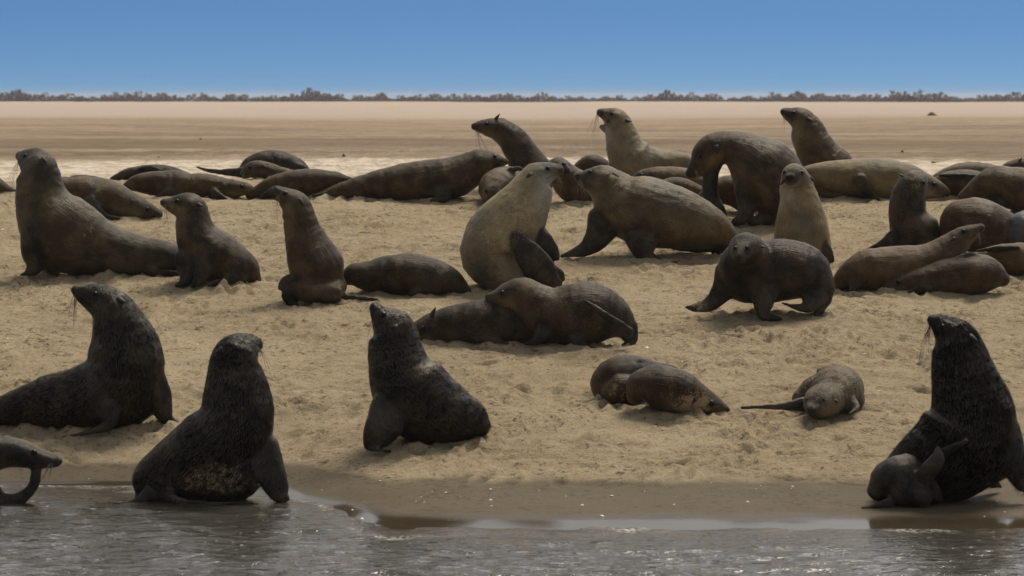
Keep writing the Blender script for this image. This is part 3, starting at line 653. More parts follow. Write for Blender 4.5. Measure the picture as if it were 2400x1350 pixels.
seal("seal stretching its neck up with hind flippers tucked in front", (735, 704),
     [(786, 676, 26), (772, 660, 44), (750, 632, 66), (732, 595, 62), (718, 558, 50), (707, 528, 43), (700, 495, 38), (692, 470, 35), (676, 456, 27), (660, 443, 17), (648, 433, 11)],
     [('b', .8, [(775, 660, 38), (770, 672, 34, -.14), (725, 674, 31, -.24), (690, 672, 24, -.24)]), (.6, [(690, 640, 14, -.25), (668, 650, 13, -.28), (656, 666, 8, -.3)]), (.6, [(690, 680, 20, -.26), (672, 686, 15, -.3), (682, 704, 9, -.3), (698, 706, 6, -.3)]), (.5, [(806, 686, 9, -.1), (850, 690, 7, -.12), (884, 693, 4, -.14)])],
     eye=[(668, 444)], ear=[(702, 456, 8, 18)], whisk=[(650, 450, 8, 44, 7)], coat=(.050, .039, .025), sand=.15, patch=[(800, 670, 24, 'sand', .6), (730, 600, 14, (.03, .02, .013), .6)], fur=(7000, .010))

seal("dark sleeping seal lying low between two sitting seals", (960, 690),
     [(806, 655, 14), (828, 645, 27), (868, 648, 38), (915, 645, 48), (960, 643, 50), (1020, 651, 44), (1064, 664, 30), (1095, 682, 12)][::-1],
     [(.6, [(1000, 672, 18, -.12), (960, 690, 8, -.18)]), (.6, [(1070, 672, 20), (1100, 688, 7)])],
     coat=(.028, .021, .015), sand=.20, fur=(9000, .012), nose=False, patch=[(950, 640, 34, 'sand', .25)])

seal("pale grey seal scratching with hind flipper, nose to nose with another", (1180, 678),
     [(1285, 662, 14, -.10), (1250, 652, 30, -.10), (1200, 640, 54, -.05), (1152, 606, 72), (1172, 558, 84), (1212, 505, 74), (1240, 460, 57), (1254, 430, 47), (1264, 412, 36), (1284, 404, 27), (1302, 400, 19), (1313, 398, 12)],
     [(.45, [(1212, 560, 20, -.30), (1232, 588, 32, -.34), (1262, 628, 38, -.32), (1290, 655, 30, -.28), (1312, 664, 10, -.28)]), (.5, [(1262, 535, 16, -.05), (1272, 556, 21, -.10), (1292, 588, 20, -.12), (1306, 606, 9, -.12)]),
      (.6, [(1270, 620, 18, -.1), (1308, 640, 14, -.12), (1318, 655, 9, -.12)])],
     eye=[(1284, 394)], ear=[(1246, 406, -12, 14)], whisk=[(1306, 412, 4, 26, 7)], coat=(.29, .32, .34), limb=(.018, .016, .014), sand=.36, patch=[(1310, 402, 20, (.07, .045, .025), .7), (1130, 640, 60, (.07, .058, .042), .7), (1225, 490, 60, 'sand', .55), (1150, 560, 50, 'sand', .3), (1225, 570, 26, (.05, .04, .028), .8)], fur=(7000, .010))

seal("sturdy taupe seal striding on its flippers, facing the pale one", (1520, 604),
     [(1722, 556, 12), (1706, 545, 28), (1665, 527, 52), (1605, 508, 70), (1525, 490, 82), (1466, 470, 77), (1438, 446, 59), (1418, 426, 47), (1400, 416, 42), (1380, 412, 29), (1364, 409, 19), (1356, 406, 12)],
     [(.6, [(1418, 510, 44, -.05), (1402, 545, 33, -.10), (1378, 570, 22, -.14), (1345, 584, 12, -.16), (1314, 592, 5, -.18)]), (.6, [(1502, 540, 44, -.18), (1510, 575, 32, -.24), (1518, 594, 20, -.28), (1548, 604, 8, -.30), (1586, 607, 4, -.32)]),
      (.5, [(1700, 568, 12, .1), (1650, 579, 7, .05), (1605, 578, 5, .05), (1576, 575, 3, .05)]), (.6, [(1690, 560, 26), (1672, 590, 8, .1)])],
     eye=[(1382, 394)], ear=[(1436, 396, 12, 14)], whisk=[(1360, 414, 4, 36, 8)], coat=TAUPE, limb=(.020, .017, .014), sand=.08, patch=[(1380, 418, 30, (.06, .04, .022), .6), (1480, 500, 40, (.11, .088, .06), .5), (1420, 480, 40, (.075, .05, .026), .6)], fur=(7000, .010))

seal("large seal arching its back and bending down to nibble a flipper", (1800, 527),
     [(1862, 512, 22), (1850, 485, 52), (1820, 440, 80), (1782, 395, 82), (1740, 360, 54), (1702, 344, 37), (1674, 349, 38), (1655, 368, 37), (1640, 388, 28), (1625, 402, 18), (1616, 408, 11)],
     [(.7, [(1682, 372, 20, .03), (1669, 402, 18, .03), (1664, 435, 18, .03), (1668, 468, 20, .02), (1684, 500, 20, 0), (1700, 520, 10, -.03)]), (.7, [(1745, 440, 26, -.1), (1752, 480, 24, -.16), (1738, 512, 16, -.2), (1720, 522, 9, -.22)]), (.5, [(1800, 508, 22, -.1), (1760, 522, 10, -.16)])],
     eye=[(1640, 366)], ear=[(1678, 340, 4, 22)], whisk=[(1634, 402, 6, 22, 6)], coat=(.055, .043, .028), sand=.06, patch=[(1730, 400, 36, (.09, .07, .045), .5), (1640, 395, 22, (.04, .025, .014), .6), (1667, 418, 22, (.008, .007, .006), .95), (1664, 445, 26, (.008, .007, .006), .95), (1670, 475, 26, (.008, .007, .006), .95)], fur=(7000, .010))

seal("upright tan chested seal facing the water with chin lifted", (1880, 612),
     [(1888, 640, 34, .3), (1886, 600, 62, .1), (1880, 555, 66), (1878, 508, 58), (1873, 468, 48), (1868, 440, 41), (1864, 420, 35, -.04), (1858, 412, 30, -.12), (1853, 414, 22, -.20), (1851, 416, 13, -.25)],
     [(.5, [(1690, 612, 8, .1), (1650, 616, 6, .05), (1616, 620, 4, .0)]), (.5, [(1925, 570, 16, -.12), (1940, 600, 16, -.15), (1946, 640, 12, -.15), (1958, 642, 5, -.2)]), (.6, [(1835, 590, 24, -.1), (1760, 612, 10)])],
     eye=[(1838, 404, 1), (1880, 404, 1)], ear=[(1838, 420, -6, 18, 1), (1898, 412, 6, 18, 1)], coat=(.26, .25, .23), limb=(.018, .015, .013), sand=.10, patch=[(1852, 420, 26, (.028, .02, .013), .85), (1845, 400, 22, (.06, .045, .03), .5), (1885, 520, 40, (.17, .135, .09), .5)], fur=(6000, .010))

seal("shaggy black seal walking with its face turned to the water", (1800, 738),
     [(1936, 700, 14), (1924, 672, 40), (1888, 638, 66), (1838, 626, 74), (1782, 632, 73), (1742, 634, 66, -.05), (1735, 610, 52, -.18)],
     [(.6, [(1712, 640, 42, -.05), (1690, 680, 27, -.1), (1664, 706, 18, -.15), (1632, 714, 12, -.18), (1606, 714, 5, -.2)]), (.6, [(1792, 670, 36, -.2), (1788, 710, 24, -.26), (1792, 734, 14, -.3), (1832, 742, 5, -.34)]),
      (.6, [(1908, 680, 36, -.1), (1892, 712, 18, -.2), (1860, 712, 9, -.24), (1832, 703, 4, -.26)]), (.6, [(1928, 690, 24), (1918, 725, 12, -.1), (1912, 740, 6, -.12)]),
      ('b', 1.0, [(1760, 610, 52, -.12), (1752, 586, 46, -.26), (1746, 578, 40, -.34), (1738, 590, 25, -.46), (1734, 598, 15, -.53)])],
     eye=[(1722, 575, 1), (1752, 574, 1)], ear=[(1710, 562, -12, 10, 1), (1784, 570, 12, 6, 1)], coat=(.020, .017, .014), sand=.22, fur=(34000, .022), nose=False, patch=[(1735, 602, 12, (.01, .009, .008), .9), (1755, 600, 22, (.05, .036, .02), .5), (1640, 712, 30, 'sand', .5)])

# ---- the cluster on the right
seal("dark brown sandy headed seal sitting with its head tilted back", (2140, 602),
     [(2196, 590, 28), (2172, 574, 46), (2146, 545, 60), (2128, 505, 46), (2128, 468, 43), (2138, 438, 37), (2152, 424, 28, .08), (2162, 420, 16, .14)],
     [(.5, [(2098, 560, 24, -.1), (2070, 575, 15, -.14), (2040, 587, 9, -.16), (2006, 598, 4, -.18)])],
     eye=[(2165, 428, 1)], ear=[(2118, 412, -16, -2, 1)], coat=(.024, .018, .013), sand=.28, fur=(8000, .014), patch=[(2150, 425, 26, 'sand', .4)], nose=False)
seal("tan seal lying with long neck stretched up beside the sleeping pup", (2060, 680),
     [(1966, 668, 12), (1978, 652, 28), (2025, 630, 48), (2095, 625, 54), (2160, 622, 54), (2208, 596, 44), (2240, 566, 33), (2262, 548, 25), (2284, 536, 17), (2300, 527, 10)],
     [(.6, [(2010, 650, 24, -.1), (1995, 676, 9, -.15)])], eye=[(2258, 536)], ear=[(2238, 550, -10, 14)], coat=(.10, .076, .046), limb=(.025, .019, .014), sand=.12, fur=(6000, .010),
     patch=[(1985, 660, 26, (.025, .018, .013), .7), (2040, 640, 30, (.12, .07, .035), .5), (2285, 545, 20, (.14, .10, .055), .6)], whisk=[(2290, 540, 2, 18, 5)])
seal("reddish brown pup asleep on its side below the tan seal", (2220, 688),
     [(2352, 650, 18), (2334, 642, 34), (2296, 638, 48), (2240, 642, 45), (2180, 650, 38), (2130, 658, 30), (2098, 664, 22), (2076, 668, 13)],
     [(.5, [(2240, 610, 14, -.05), (2275, 593, 10, -.05), (2305, 602, 6, -.05)]), (.6, [(2170, 670, 18, -.12), (2130, 684, 8, -.16)])],
     eye=[(2105, 656)], coat=(.055, .034, .020), sand=.12, fur=(6000, .011), vox=.011, pup=True, patch=[(2300, 615, 16, (.17, .14, .11), .5), (2100, 665, 20, (.10, .07, .035), .5), (2110, 655, 20, 'sand', .3)])
seal("olive seal hunched with a curved neck behind the tilted back head", (2290, 606),
     [(2395, 570, 40), (2340, 545, 58), (2290, 528, 66), (2258, 520, 56), (2238, 520, 40), (2228, 552, 26), (2226, 580, 16)],
     [(.6, [(2250, 560, 20, -.1), (2236, 596, 9, -.15)])], coat=(.062, .046, .027), sand=.06, fur=(5000, .010), nose=False, patch=[(2226, 520, 24, (.03, .022, .015), .5)])
seal("brown seal with hunched shoulders behind the olive curved one", (2370, 500),
     [(2252, 462, 10), (2285, 446, 24), (2325, 432, 42), (2358, 438, 48), (2420, 450, 52), (2490, 470, 40)], [(.6, [(2340, 470, 24, -.1), (2330, 500, 10, -.14)])],
     coat=(.058, .044, .028), sand=.05, fur=(4000, .010), nose=False, vox=.015)
seal("smooth bluish grey wet seal leaning across a lying body", (2400, 606),
     [(2350, 580, 12, -.1), (2364, 562, 28, -.1), (2392, 545, 48, -.1), (2440, 550, 60, -.05), (2520, 575, 50)], [], coat=(.14, .15, .18), sand=.0, wet=True, fur=(2500, .008), nose=False)
seal("greenish brown seal lying under the bluish grey one", (2380, 646),
     [(2268, 610, 10), (2310, 604, 24), (2360, 606, 36), (2420, 610, 40), (2500, 620, 30)], [(.5, [(2290, 588, 6, -.12), (2340, 582, 8, -.12), (2385, 580, 6, -.12)])], coat=(.085, .068, .040), sand=.05, fur=(3000, .010), nose=False)
seal("grey humped seal lying at the back with a dark flipper laid along it", (2270, 428),
     [(2182, 412, 8), (2210, 402, 16), (2255, 394, 25), (2310, 394, 25), (2360, 402, 18)], [(.5, [(2186, 412, 4, -.2), (2225, 402, 7, -.24), (2275, 402, 4, -.26)])], coat=(.17, .17, .155), sand=.05, fur=(3000, .010), vox=.016, nose=False)
seal("chestnut brown seal lying in front of the grey humped one", (2240, 462),
     [(2168, 446, 10), (2200, 434, 24), (2245, 430, 32), (2300, 434, 32), (2360, 440, 24)], [(.5, [(2200, 412, 5, -.15), (2250, 410, 6, -.15), (2290, 414, 4, -.15)])], coat=(.070, .042, .022), sand=.05, fur=(3000, .010), vox=.016, nose=False)
seal("brown seal at the back with the tip of an ear showing", (2400, 420),
     [(2340, 404, 10), (2372, 392, 20), (2410, 390, 22), (2470, 400, 22)], [], ear=[(2388, 374, 10, -6, 1)], coat=(.060, .044, .027), sand=.05, fur=(2000, .010), vox=.016, nose=False)

# ---- the row along the crest of the beach, left to right
seal("grey brown seal asleep on its side with muzzle on the sand", (260, 512),
     [(130, 440, 26), (165, 446, 34), (215, 456, 42), (262, 468, 44), (302, 482, 34), (330, 490, 27), (352, 497, 20), (372, 503, 13)],
     [(.6, [(210, 475, 24, -.18), (240, 505, 12, -.24), (280, 512, 5, -.26)])], eye=[(345, 490)], ear=[(312, 468, -8, 12)], whisk=[(372, 508, 4, 14, 5)], coat=(.075, .060, .040), limb=(.028, .022, .016), sand=.14, fur=(5000, .010),
     patch=[(370, 505, 16, (.04, .03, .02), .6), (230, 450, 14, 'sand', .5)], vox=.015)
seal("smooth dark seal lying half behind the big one that looks away", (15, 454),
     [(-110, 435, 20), (-60, 428, 28), (-15, 434, 22), (15, 444, 13), (38, 449, 6)], [], coat=(.045, .040, .034), sand=.03, fur=(2000, .010), vox=.016, nose=False)
seal("low dark brown seal behind the sleeping muzzle-down one", (190, 436),
     [(140, 428, 8), (170, 421, 14), (215, 420, 13), (255, 424, 8)], [], coat=(.038, .028, .019), sand=.04, fur=(1500, .010), vox=.016, nose=False)
seal("dark seal on its back with flippers folded over its belly", (350, 424),
     [(262, 418, 7), (300, 408, 16), (350, 402, 20), (400, 404, 17), (440, 410, 9)], [(.5, [(318, 400, 6, -.1), (345, 391, 7, -.12), (385, 400, 6, -.14)]), (.5, [(345, 396, 6, .12), (375, 388, 7, .12), (405, 394, 6, .1), (432, 404, 4, .1)])], coat=(.028, .020, .015), sand=.03, fur=(2500, .010), vox=.015, nose=False)
seal("olive brown seal lying with its head hidden behind a golden cheeked one", (380, 464),
     [(296, 436, 10), (325, 430, 22), (375, 431, 31), (430, 434, 32), (470, 438, 22)], [(.6, [(400, 450, 16, -.15), (370, 462, 6, -.2)])], coat=(.062, .045, .025), sand=.06, fur=(3000, .010), vox=.015, nose=False)
seal("golden cheeked seal lying with eyes shut and snout to the right", (520, 464),
     [(430, 440, 20), (455, 432, 31), (490, 432, 30), (525, 438, 26), (552, 438, 22), (572, 438, 17), (590, 440, 11), (600, 441, 6)],
     [(.6, [(500, 450, 16, -.15), (530, 463, 6, -.2)])], eye=[(567, 432)], ear=[(545, 424, -8, 8)], coat=(.070, .052, .028), sand=.06, fur=(3000, .010), vox=.014, muzzle=(585, 438, 18, (.25, .17, .08), .8))
seal("tan headed seal with closed eyes lying against the black bull", (620, 424),
     [(720, 422, 10), (690, 416, 16), (650, 408, 20), (620, 399, 21), (598, 396, 20), (582, 400, 16), (570, 406, 9)], [], eye=[(586, 392)], ear=[(615, 388, 12, 8)], coat=(.095, .072, .042), sand=.08, fur=(3000, .010), vox=.014, patch=[(600, 396, 16, (.05, .035, .02), .5)], whisk=[(574, 408, -4, 14, 4)])
seal("black bull lying at the back, only its round wet back showing", (640, 420),
     [(562, 410, 10), (590, 392, 28), (635, 385, 36), (680, 390, 31), (708, 396, 20), (722, 400, 8)], [(.5, [(585, 402, 14, -.1), (530, 402, 9, -.14), (490, 398, 6, -.14), (462, 390, 3, -.14)]), (.7, [(690, 385, 10, -.1), (710, 395, 12, -.14)])], coat=(.012, .011, .011), sand=.04, fur=(6000, .018), vox=.015, nose=False)
seal("reddish brown seal lying flat with hips raised beside the long seal", (680, 464),
     [(582, 458, 10), (612, 448, 20), (655, 436, 29), (705, 430, 34), (755, 425, 28), (800, 422, 16), (832, 424, 7)], [(.6, [(640, 450, 14, -.15), (610, 463, 6, -.2)])], coat=(.052, .034, .020), sand=.06, fur=(3500, .010), vox=.015, nose=False)
seal("long smooth brown seal lying stretched out, chin on a neighbour", (960, 468),
     [(735, 462, 7), (765, 456, 14), (830, 443, 27), (900, 432, 38), (980, 424, 47), (1055, 418, 50), (1102, 398, 42), (1130, 382, 34), (1152, 378, 25), (1172, 379, 16), (1186, 379, 9)],
     [(.6, [(1030, 440, 28, -.15), (1045, 462, 14, -.22), (1010, 470, 6, -.26)]), (.5, [(765, 458, 10, -.05), (735, 457, 5, -.08)])], eye=[(1160, 366)], ear=[(1128, 364, -4, 16)], whisk=[(1176, 384, 4, 12, 5)], coat=(.058, .044, .027), sand=.05, fur=(5000, .010), vox=.015, patch=[(1040, 445, 30, (.02, .015, .011), .6)])
seal("brown seal sitting up behind with pricked ear and long whiskers", (1225, 448),
     [(1262, 436, 36), (1246, 405, 50), (1228, 368, 41), (1208, 336, 36), (1188, 314, 32), (1165, 302, 27), (1142, 298, 21), (1122, 297, 15), (1111, 296, 9)],
     [(.6, [(1230, 420, 26), (1215, 446, 12)])], eye=[(1140, 290)], ear=[(1160, 278, 16, -7)], whisk=[(1118, 306, 16, 34, 8)], coat=(.046, .034, .020), sand=.16, fur=(9000, .016), vox=.014, muzzle=(1118, 300, 14, (.035, .022, .014), .6))
seal("round olive seal asleep, curled with its face toward the water", (1160, 477),
     [(1215, 428, 28, .45), (1196, 424, 42, .25), (1172, 428, 46, .05), (1160, 436, 40, -.08), (1156, 444, 32, -.18), (1160, 450, 22, -.25), (1168, 454, 12, -.28)],
     [(.5, [(1195, 390, 7, -.02), (1215, 388, 7), (1236, 396, 4)])], eye=[(1140, 440, 1)], coat=(.095, .073, .040), sand=.10, fur=(4000, .010), vox=.015)
seal("brown seal with eyes shut lying between the nose to nose pair", (1330, 476),
     [(1410, 450, 22), (1372, 442, 38), (1338, 432, 42), (1318, 408, 34, -.05), (1306, 392, 28, -.1), (1318, 394, 18, -.22), (1330, 400, 10, -.26)], [], eye=[(1322, 384, 1)], coat=(.060, .043, .025), sand=.06, fur=(3500, .010), vox=.015)
seal("small dark seal, back of its head just showing behind", (1385, 430),
     [(1345, 408, 10), (1362, 388, 22), (1385, 376, 26), (1410, 384, 24), (1430, 410, 16)], [], coat=(.046, .036, .025), sand=.05, fur=(2000, .012), vox=.015, nose=False)
seal("grey seal barking with its mouth wide open and long whiskers", (1500, 440),
     [(1640, 388, 10), (1600, 380, 22), (1545, 385, 36), (1492, 385, 58), (1466, 348, 46), (1456, 315, 37), (1448, 290, 33), (1436, 276, 27), (1420, 268, 17), (1406, 263, 10)],
     [('b', .9, [(1448, 300, 24), (1430, 303, 12), (1418, 301, 9), (1409, 297, 6)]), (.6, [(1450, 400, 28), (1440, 435, 14)])], eye=[(1434, 266)], ear=[(1466, 280, 14, 10)], whisk=[(1402, 270, -18, 62, 8)], coat=(.26, .27, .27), limb=(.03, .025, .02), sand=.06, fur=(5000, .010), vox=.012,
     patch=[(1425, 286, 12, (.02, .008, .006), 1), (1412, 286, 9, (.03, .012, .008), 1), (1438, 268, 10, (.03, .025, .02), .7), (1410, 268, 14, (.09, .05, .025), .7), (1440, 300, 14, (.15, .10, .05), .6)])
seal("straw coloured seal dozing with its snout over the striding one's back", (1540, 452),
     [(1660, 420, 16), (1620, 404, 28), (1570, 398, 30), (1530, 394, 25), (1508, 396, 21), (1490, 401, 14), (1479, 405, 8)], [], eye=[(1502, 388)], ear=[(1535, 380, 8, 10)], coat=(.11, .085, .048), sand=.10, fur=(3000, .010), vox=.014, patch=[(1490, 402, 14, (.04, .026, .015), .8), (1525, 392, 12, (.05, .036, .02), .6)])
seal("grey brown seal lying low just behind the striding one", (1585, 464),
     [(1510, 446, 10), (1545, 436, 20), (1590, 432, 24), (1630, 440, 18), (1660, 452, 10)], [], coat=(.085, .068, .045), sand=.05, fur=(2000, .010), vox=.015, nose=False)
seal("greenish seal lying under the arched one", (1690, 500),
     [(1640, 470, 12), (1670, 452, 26), (1710, 446, 36), (1760, 460, 42), (1800, 480, 30)], [], coat=(.070, .052, .026), sand=.05, fur=(2500, .010), vox=.015, nose=False)
seal("sleek olive seal sitting tall at the back, pale cheek, looking left", (1910, 446),
     [(1985, 432, 34), (1955, 408, 58), (1918, 362, 50), (1898, 322, 43), (1888, 298, 38), (1876, 280, 31), (1860, 272, 23), (1846, 266, 15), (1836, 261, 9)],
     [(.6, [(1900, 400, 28), (1885, 442, 12)])], eye=[(1860, 264)], ear=[(1892, 276, 12, 12)], whisk=[(1840, 272, 6, 24, 6)], coat=(.078, .064, .042), sand=.04, fur=(5000, .010), vox=.013, patch=[(1845, 268, 18, (.03, .02, .013), .7), (1872, 292, 13, (.20, .15, .09), .75), (1885, 275, 22, (.04, .03, .02), .5)])
seal("large grey seal lying along the crest with sandy sheen on its back", (2040, 468),
     [(1862, 412, 12), (1895, 406, 24), (1945, 408, 36), (2010, 414, 46), (2080, 418, 49), (2135, 424, 42), (2165, 432, 33), (2190, 438, 25), (2208, 444, 17), (2220, 449, 9)],
     [(.6, [(2015, 415, 18, -.26), (2028, 440, 14, -.28), (2060, 464, 6, -.26)]), (.5, [(2110, 392, 8, -.1), (2140, 396, 6, -.1), (2160, 404, 4, -.1)])], eye=[(2190, 428)], ear=[(2170, 416, 8, 12)], coat=(.20, .20, .18), limb=(.02, .016, .012), sand=.06, fur=(5000, .010), vox=.015, patch=[(2205, 446, 16, (.07, .045, .025), .7)])
seal("small golden seal asleep with snout on the sand behind the tan chest", (1960, 467),
     [(1850, 436, 18), (1890, 440, 25), (1935, 443, 26), (1968, 444, 23), (1992, 446, 17), (2012, 450, 11), (2026, 453, 7)], [], eye=[(1992, 438)], ear=[(1968, 428, -8, 8)], coat=(.095, .068, .034), sand=.08, fur=(3000, .010), vox=.014, muzzle=(2008, 450, 14, (.07, .04, .02), .7))

# ------------------------------------------------------------------ shrubs on the horizon
def shrub_mesh(seed, w, h, spike):
    rng = np.random.default_rng(seed); V = []; F = []
    for i in range(420):
        a = rng.uniform(0, 6.283); rr = math.sqrt(rng.random())*w*.5; x = math.cos(a)*rr; y = math.sin(a)*rr*.6
        top = h*(1-(abs(x)/(w*.55))**2)*(.55+.45*math.sin(x*7/w+seed)**2)
        if abs(x-spike*w*.3) < .10*w: top = h*1.12
        z = rng.uniform(-.05, 1)*max(top, .15); s = rng.uniform(.05, .13)
        n = rng.normal(size=3); n /= np.linalg.norm(n); u = np.cross(n, (0.2, .3, 1)); u /= np.linalg.norm(u); v = np.cross(n, u); b = len(V)
        for q in range(4):
            an = q*math.pi/2; V.append(np.array((x, y, z))+s*(math.cos(an)*u+math.sin(an)*v*1.5))
        F.append((b, b+1, b+2, b+3))
    # short stems
    for i in range(5):
        x = rng.uniform(-.3, .3)*w; b = len(V)
        for q in range(4):
            an = q*math.pi/2; V.append((x+.04*math.cos(an), .04*math.sin(an), -.25)); V.append((x+.02*math.cos(an), .02*math.sin(an), h*.6))
        for q in range(4):
            c = (q+1) % 4; F.append((b+2*q, b+2*c, b+2*c+1, b+2*q+1))
    me = mesh_np("shrub", V, F, smooth=False); me.materials.append(M_SHRUB); return me
SHR = [shrub_mesh(s, random.uniform(2.2, 5.5), random.uniform(.7, 1.15), random.choice((-1, 0, 1))) for s in range(9)]
px = -500.0
while px < 2900:
    dd = random.uniform(490, 535); x = (px-1200)/FPX*dd; o = link("low_shrub", random.choice(SHR), None, label="low dark shrub on the hazy horizon beyond the sand plain", category="shrub", group="shrubs along the horizon")
    s = random.uniform(.75, 1.2); o.location = (x, dd, float(ground(x, dd))-.05); o.scale = (s*random.choice((-1, 1))*random.uniform(.8, 1.5), s, s*max(.6, 1.0+.25*math.sin(px*.021+1.3*math.sin(px*.0067))+random.uniform(-.25, .45)))
    gap = random.uniform(6, 18); gap += random.uniform(10, 30) if random.random() < .08 else 0
    px += gap

# ------------------------------------------------------------------ tufts, clods and shells on the sand
def lump_mesh(seed, n=10, rows=5):
    rng = np.random.default_rng(seed); V = []; F = []
    for i in range(rows):
        t = i/(rows-1); r = math.cos(t*1.45)*(1); z = t
        for j in range(n):
            k_ = rng.uniform(.72, 1.28); V.append((r*math.cos(6.283*j/n)*k_, r*math.sin(6.283*j/n)*k_*.8, z*rng.uniform(.7, 1.2)-.15))
    for i in range(rows-1):
        for j in range(n): F.append((i*n+j, i*n+(j+1) % n, (i+1)*n+(j+1) % n, (i+1)*n+j))
    F.append(tuple(range((rows-1)*n, rows*n))); me = mesh_np("clod", V, F); me.materials.append(M_CLOD); return me
LUMP = [lump_mesh(s) for s in range(4)]
def on_sand(x, y):
    z = ground(x, y); return float(z+relief(np.array(x), np.array(y), np.array(z))*(1-sstep(150, 400, y)))
for (qx, qy, w, h, lab) in [(2185, 271, 24, 9, "dark clump standing out on the far pink sand plain"), (806, 367, 9, 8, "small dark clump on the pale shelly strip behind the black bull"), (372, 370, 8, 7, "tiny dark clump behind the seal on its back"), (2115, 357, 8, 7, "small grass tuft behind the large grey seal"), (470, 328, 8, 6, "small tuft on the plain behind the tan headed seal"), (2188, 380, 14, 6, "low brown clump beside the grey humped seal")]:
    dd = gdepth(qx, qy); x = (qx-1200)/FPX*dd
    o = link("sand_clump", random.choice(LUMP), None, label=lab, category="clump", group="clumps on the plain"); s = w/FPX*dd*.6
    o.location = (x, dd, on_sand(x, dd)-.01); o.scale = (s, s, h/FPX*dd)

def shell_mesh(seed):
    rng = np.random.default_rng(seed); n = 10; V = [(0, 0, .34)]; F = []
    for ring, (r, z) in enumerate(((.45, .30), (.8, .16), (1.0, 0.0))):
        for j in range(n):
            a = 6.283*j/n; q = r*(1+.12*math.cos(3*a+seed))*(.72 if abs(j-seed % n) < 2 else 1); V.append((q*math.cos(a), q*math.sin(a)*.7, z+rng.uniform(-.03, .03)))
    for j in range(n): F.append((0, 1+j, 1+(j+1) % n))
    for i in range(2):
        for j in range(n): F.append((1+i*n+j, 1+(i+1)*n+j, 1+(i+1)*n+(j+1) % n, 1+i*n+(j+1) % n))
    me = mesh_np("shell", V, F); me.materials.append(M_SHELL); return me
SHL = [shell_mesh(s) for s in range(5)]
spots = [(1575, 850, 9), (1537, 855, 6), (1909, 848, 8), (1515, 819, 10), (797, 543, 5), (870, 541, 5), (818, 552, 6), (923, 588, 7), (1059, 570, 7), (932, 562, 4), (1434, 1163, 9), (1150, 1147, 7), (1149, 1172, 7), (1152, 1187, 5), (1045, 1155, 5), (988, 1165, 4), (1411, 1210, 9), (1365, 1185, 8), (1580, 1182, 5), (1753, 1177, 7), (1858, 1141, 6), (2102, 1178, 6), (2336, 1177, 8), (2307, 1210, 4), (2355, 1200, 5), (848, 1216, 9), (700, 1186, 7), (826, 1195, 5), (754, 1150, 5), (890, 1128, 5), (231, 1074, 6), (110, 675, 6), (17, 661, 6), (17, 792, 6), (60, 792, 6), (463, 803, 5), (390, 719, 6), (6, 540, 6), (660, 1058, 4), (645, 1056, 5), (2290, 815, 5), (2155, 832, 5), (2025, 835, 7)]
for i in range(150):
    qx, qy = random.uniform(0, 2400), random.choice((random.uniform(480, 1120), random.uniform(1120, 1205), random.uniform(600, 1000)))
    spots.append((qx, qy, random.uniform(1.6, 3.4)))
for qx, qy, w in spots:
    dd = gdepth(qx, qy); x = (qx-1200)/FPX*dd; g0 = float(ground(x, dd))
    if g0 < .004 and qy < 1190: continue
    if any((x-s.location.x)**2*.5+(dd-s.location.y)**2 < .05 for s in ALL_SEALS): continue
    band = g0 < .13
    o = link("shell_fragment", random.choice(SHL), None, label="bleached white shell fragment on the smooth wet sand" if band else "bleached white shell fragment on the trampled dry sand", category="shell", group="shells on the wet sand" if band else "shells on the dry sand")
    s = w/FPX*dd*.72; o.location = (x, dd, on_sand(x, dd)+.001); o.scale = (s, s, s*1.1); o.rotation_euler = (random.uniform(-.25, .25), random.uniform(-.25, .25), random.uniform(0, 6.28))

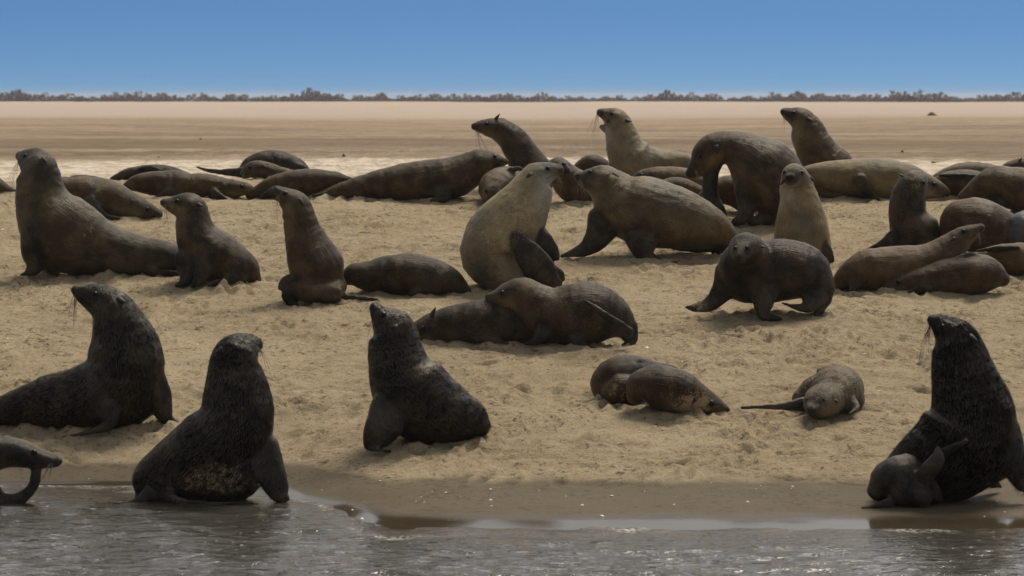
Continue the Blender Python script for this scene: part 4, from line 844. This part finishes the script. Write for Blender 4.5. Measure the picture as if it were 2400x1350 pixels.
# ------------------------------------------------------------------ sand heaped up against the bodies lying in it
cells = np.zeros((len(gy), len(gx)), np.float32)
for o in ALL_SEALS:
    c_ = np.empty(len(o.data.vertices)*3, np.float32); o.data.vertices.foreach_get("co", c_); c_ = c_.reshape(-1, 3)+np.array(o.location)
    c_ = c_[(c_[:, 2]-ground(c_[:, 0], c_[:, 1])) < .05]; i = np.searchsorted(gx, c_[:, 0]); j = np.searchsorted(gy, c_[:, 1])
    ok = (i > 3) & (j > 3) & (i < len(gx)-4) & (j < len(gy)-4); cells[j[ok], i[ok]] = 1
def blur(a, n):
    for ax in (0, 1):
        k = np.cumsum(np.concatenate([np.zeros_like(np.take(a, [0], ax)), a], ax), ax); m_ = a.shape[ax]
        lo = np.clip(np.arange(m_)-n, 0, m_); hi = np.clip(np.arange(m_)+n+1, 0, m_); a = (np.take(k, hi, ax)-np.take(k, lo, ax))/(2*n+1)
    return a
fill = np.clip(blur(blur(cells, 2), 2)*5, 0, 1); ring = blur(blur(fill, 4), 3)
heap = ring*(.012+.042*np.clip(vnoise2(GX*5.5, GY*5.5, 90), -.4, 1)+.018*vnoise2(GX*14, GY*14, 91))*sstep(.06, .14, ground(GX, GY))
GZ = GZ+np.where(ring > .002, heap, 0)
beach.data.vertices.foreach_set("co", np.stack([GX, GY, GZ], -1).astype(np.float32).ravel()); beach.data.update()

# ------------------------------------------------------------------ haze over the plain
HZ = plain("haze", (.8, .8, .8)); nt = HZ.node_tree; nt.nodes.clear()
ho = nt.nodes.new("ShaderNodeOutputMaterial"); hv = nt.nodes.new("ShaderNodeVolumePrincipled")
hv.inputs['Color'].default_value = (.88, .84, .86, 1); hv.inputs['Density'].default_value = .00022; hv.inputs['Anisotropy'].default_value = .2
nt.links.new(hv.outputs[0], ho.inputs['Volume'])
bx0, bx1, by0, by1, bz0, bz1 = -3700, 3700, -400, 4300, -36.0, 4.6
hV = [(x, y, z) for z in (bz0, bz1) for y in (by0, by1) for x in (bx0, bx1)]
link("haze", mesh_np("haze", hV, [(0, 2, 3, 1), (4, 5, 7, 6), (0, 1, 5, 4), (2, 6, 7, 3), (0, 4, 6, 2), (1, 3, 7, 5)], smooth=False), HZ, kind="stuff", label="thin pale haze lying over the beach and plain")
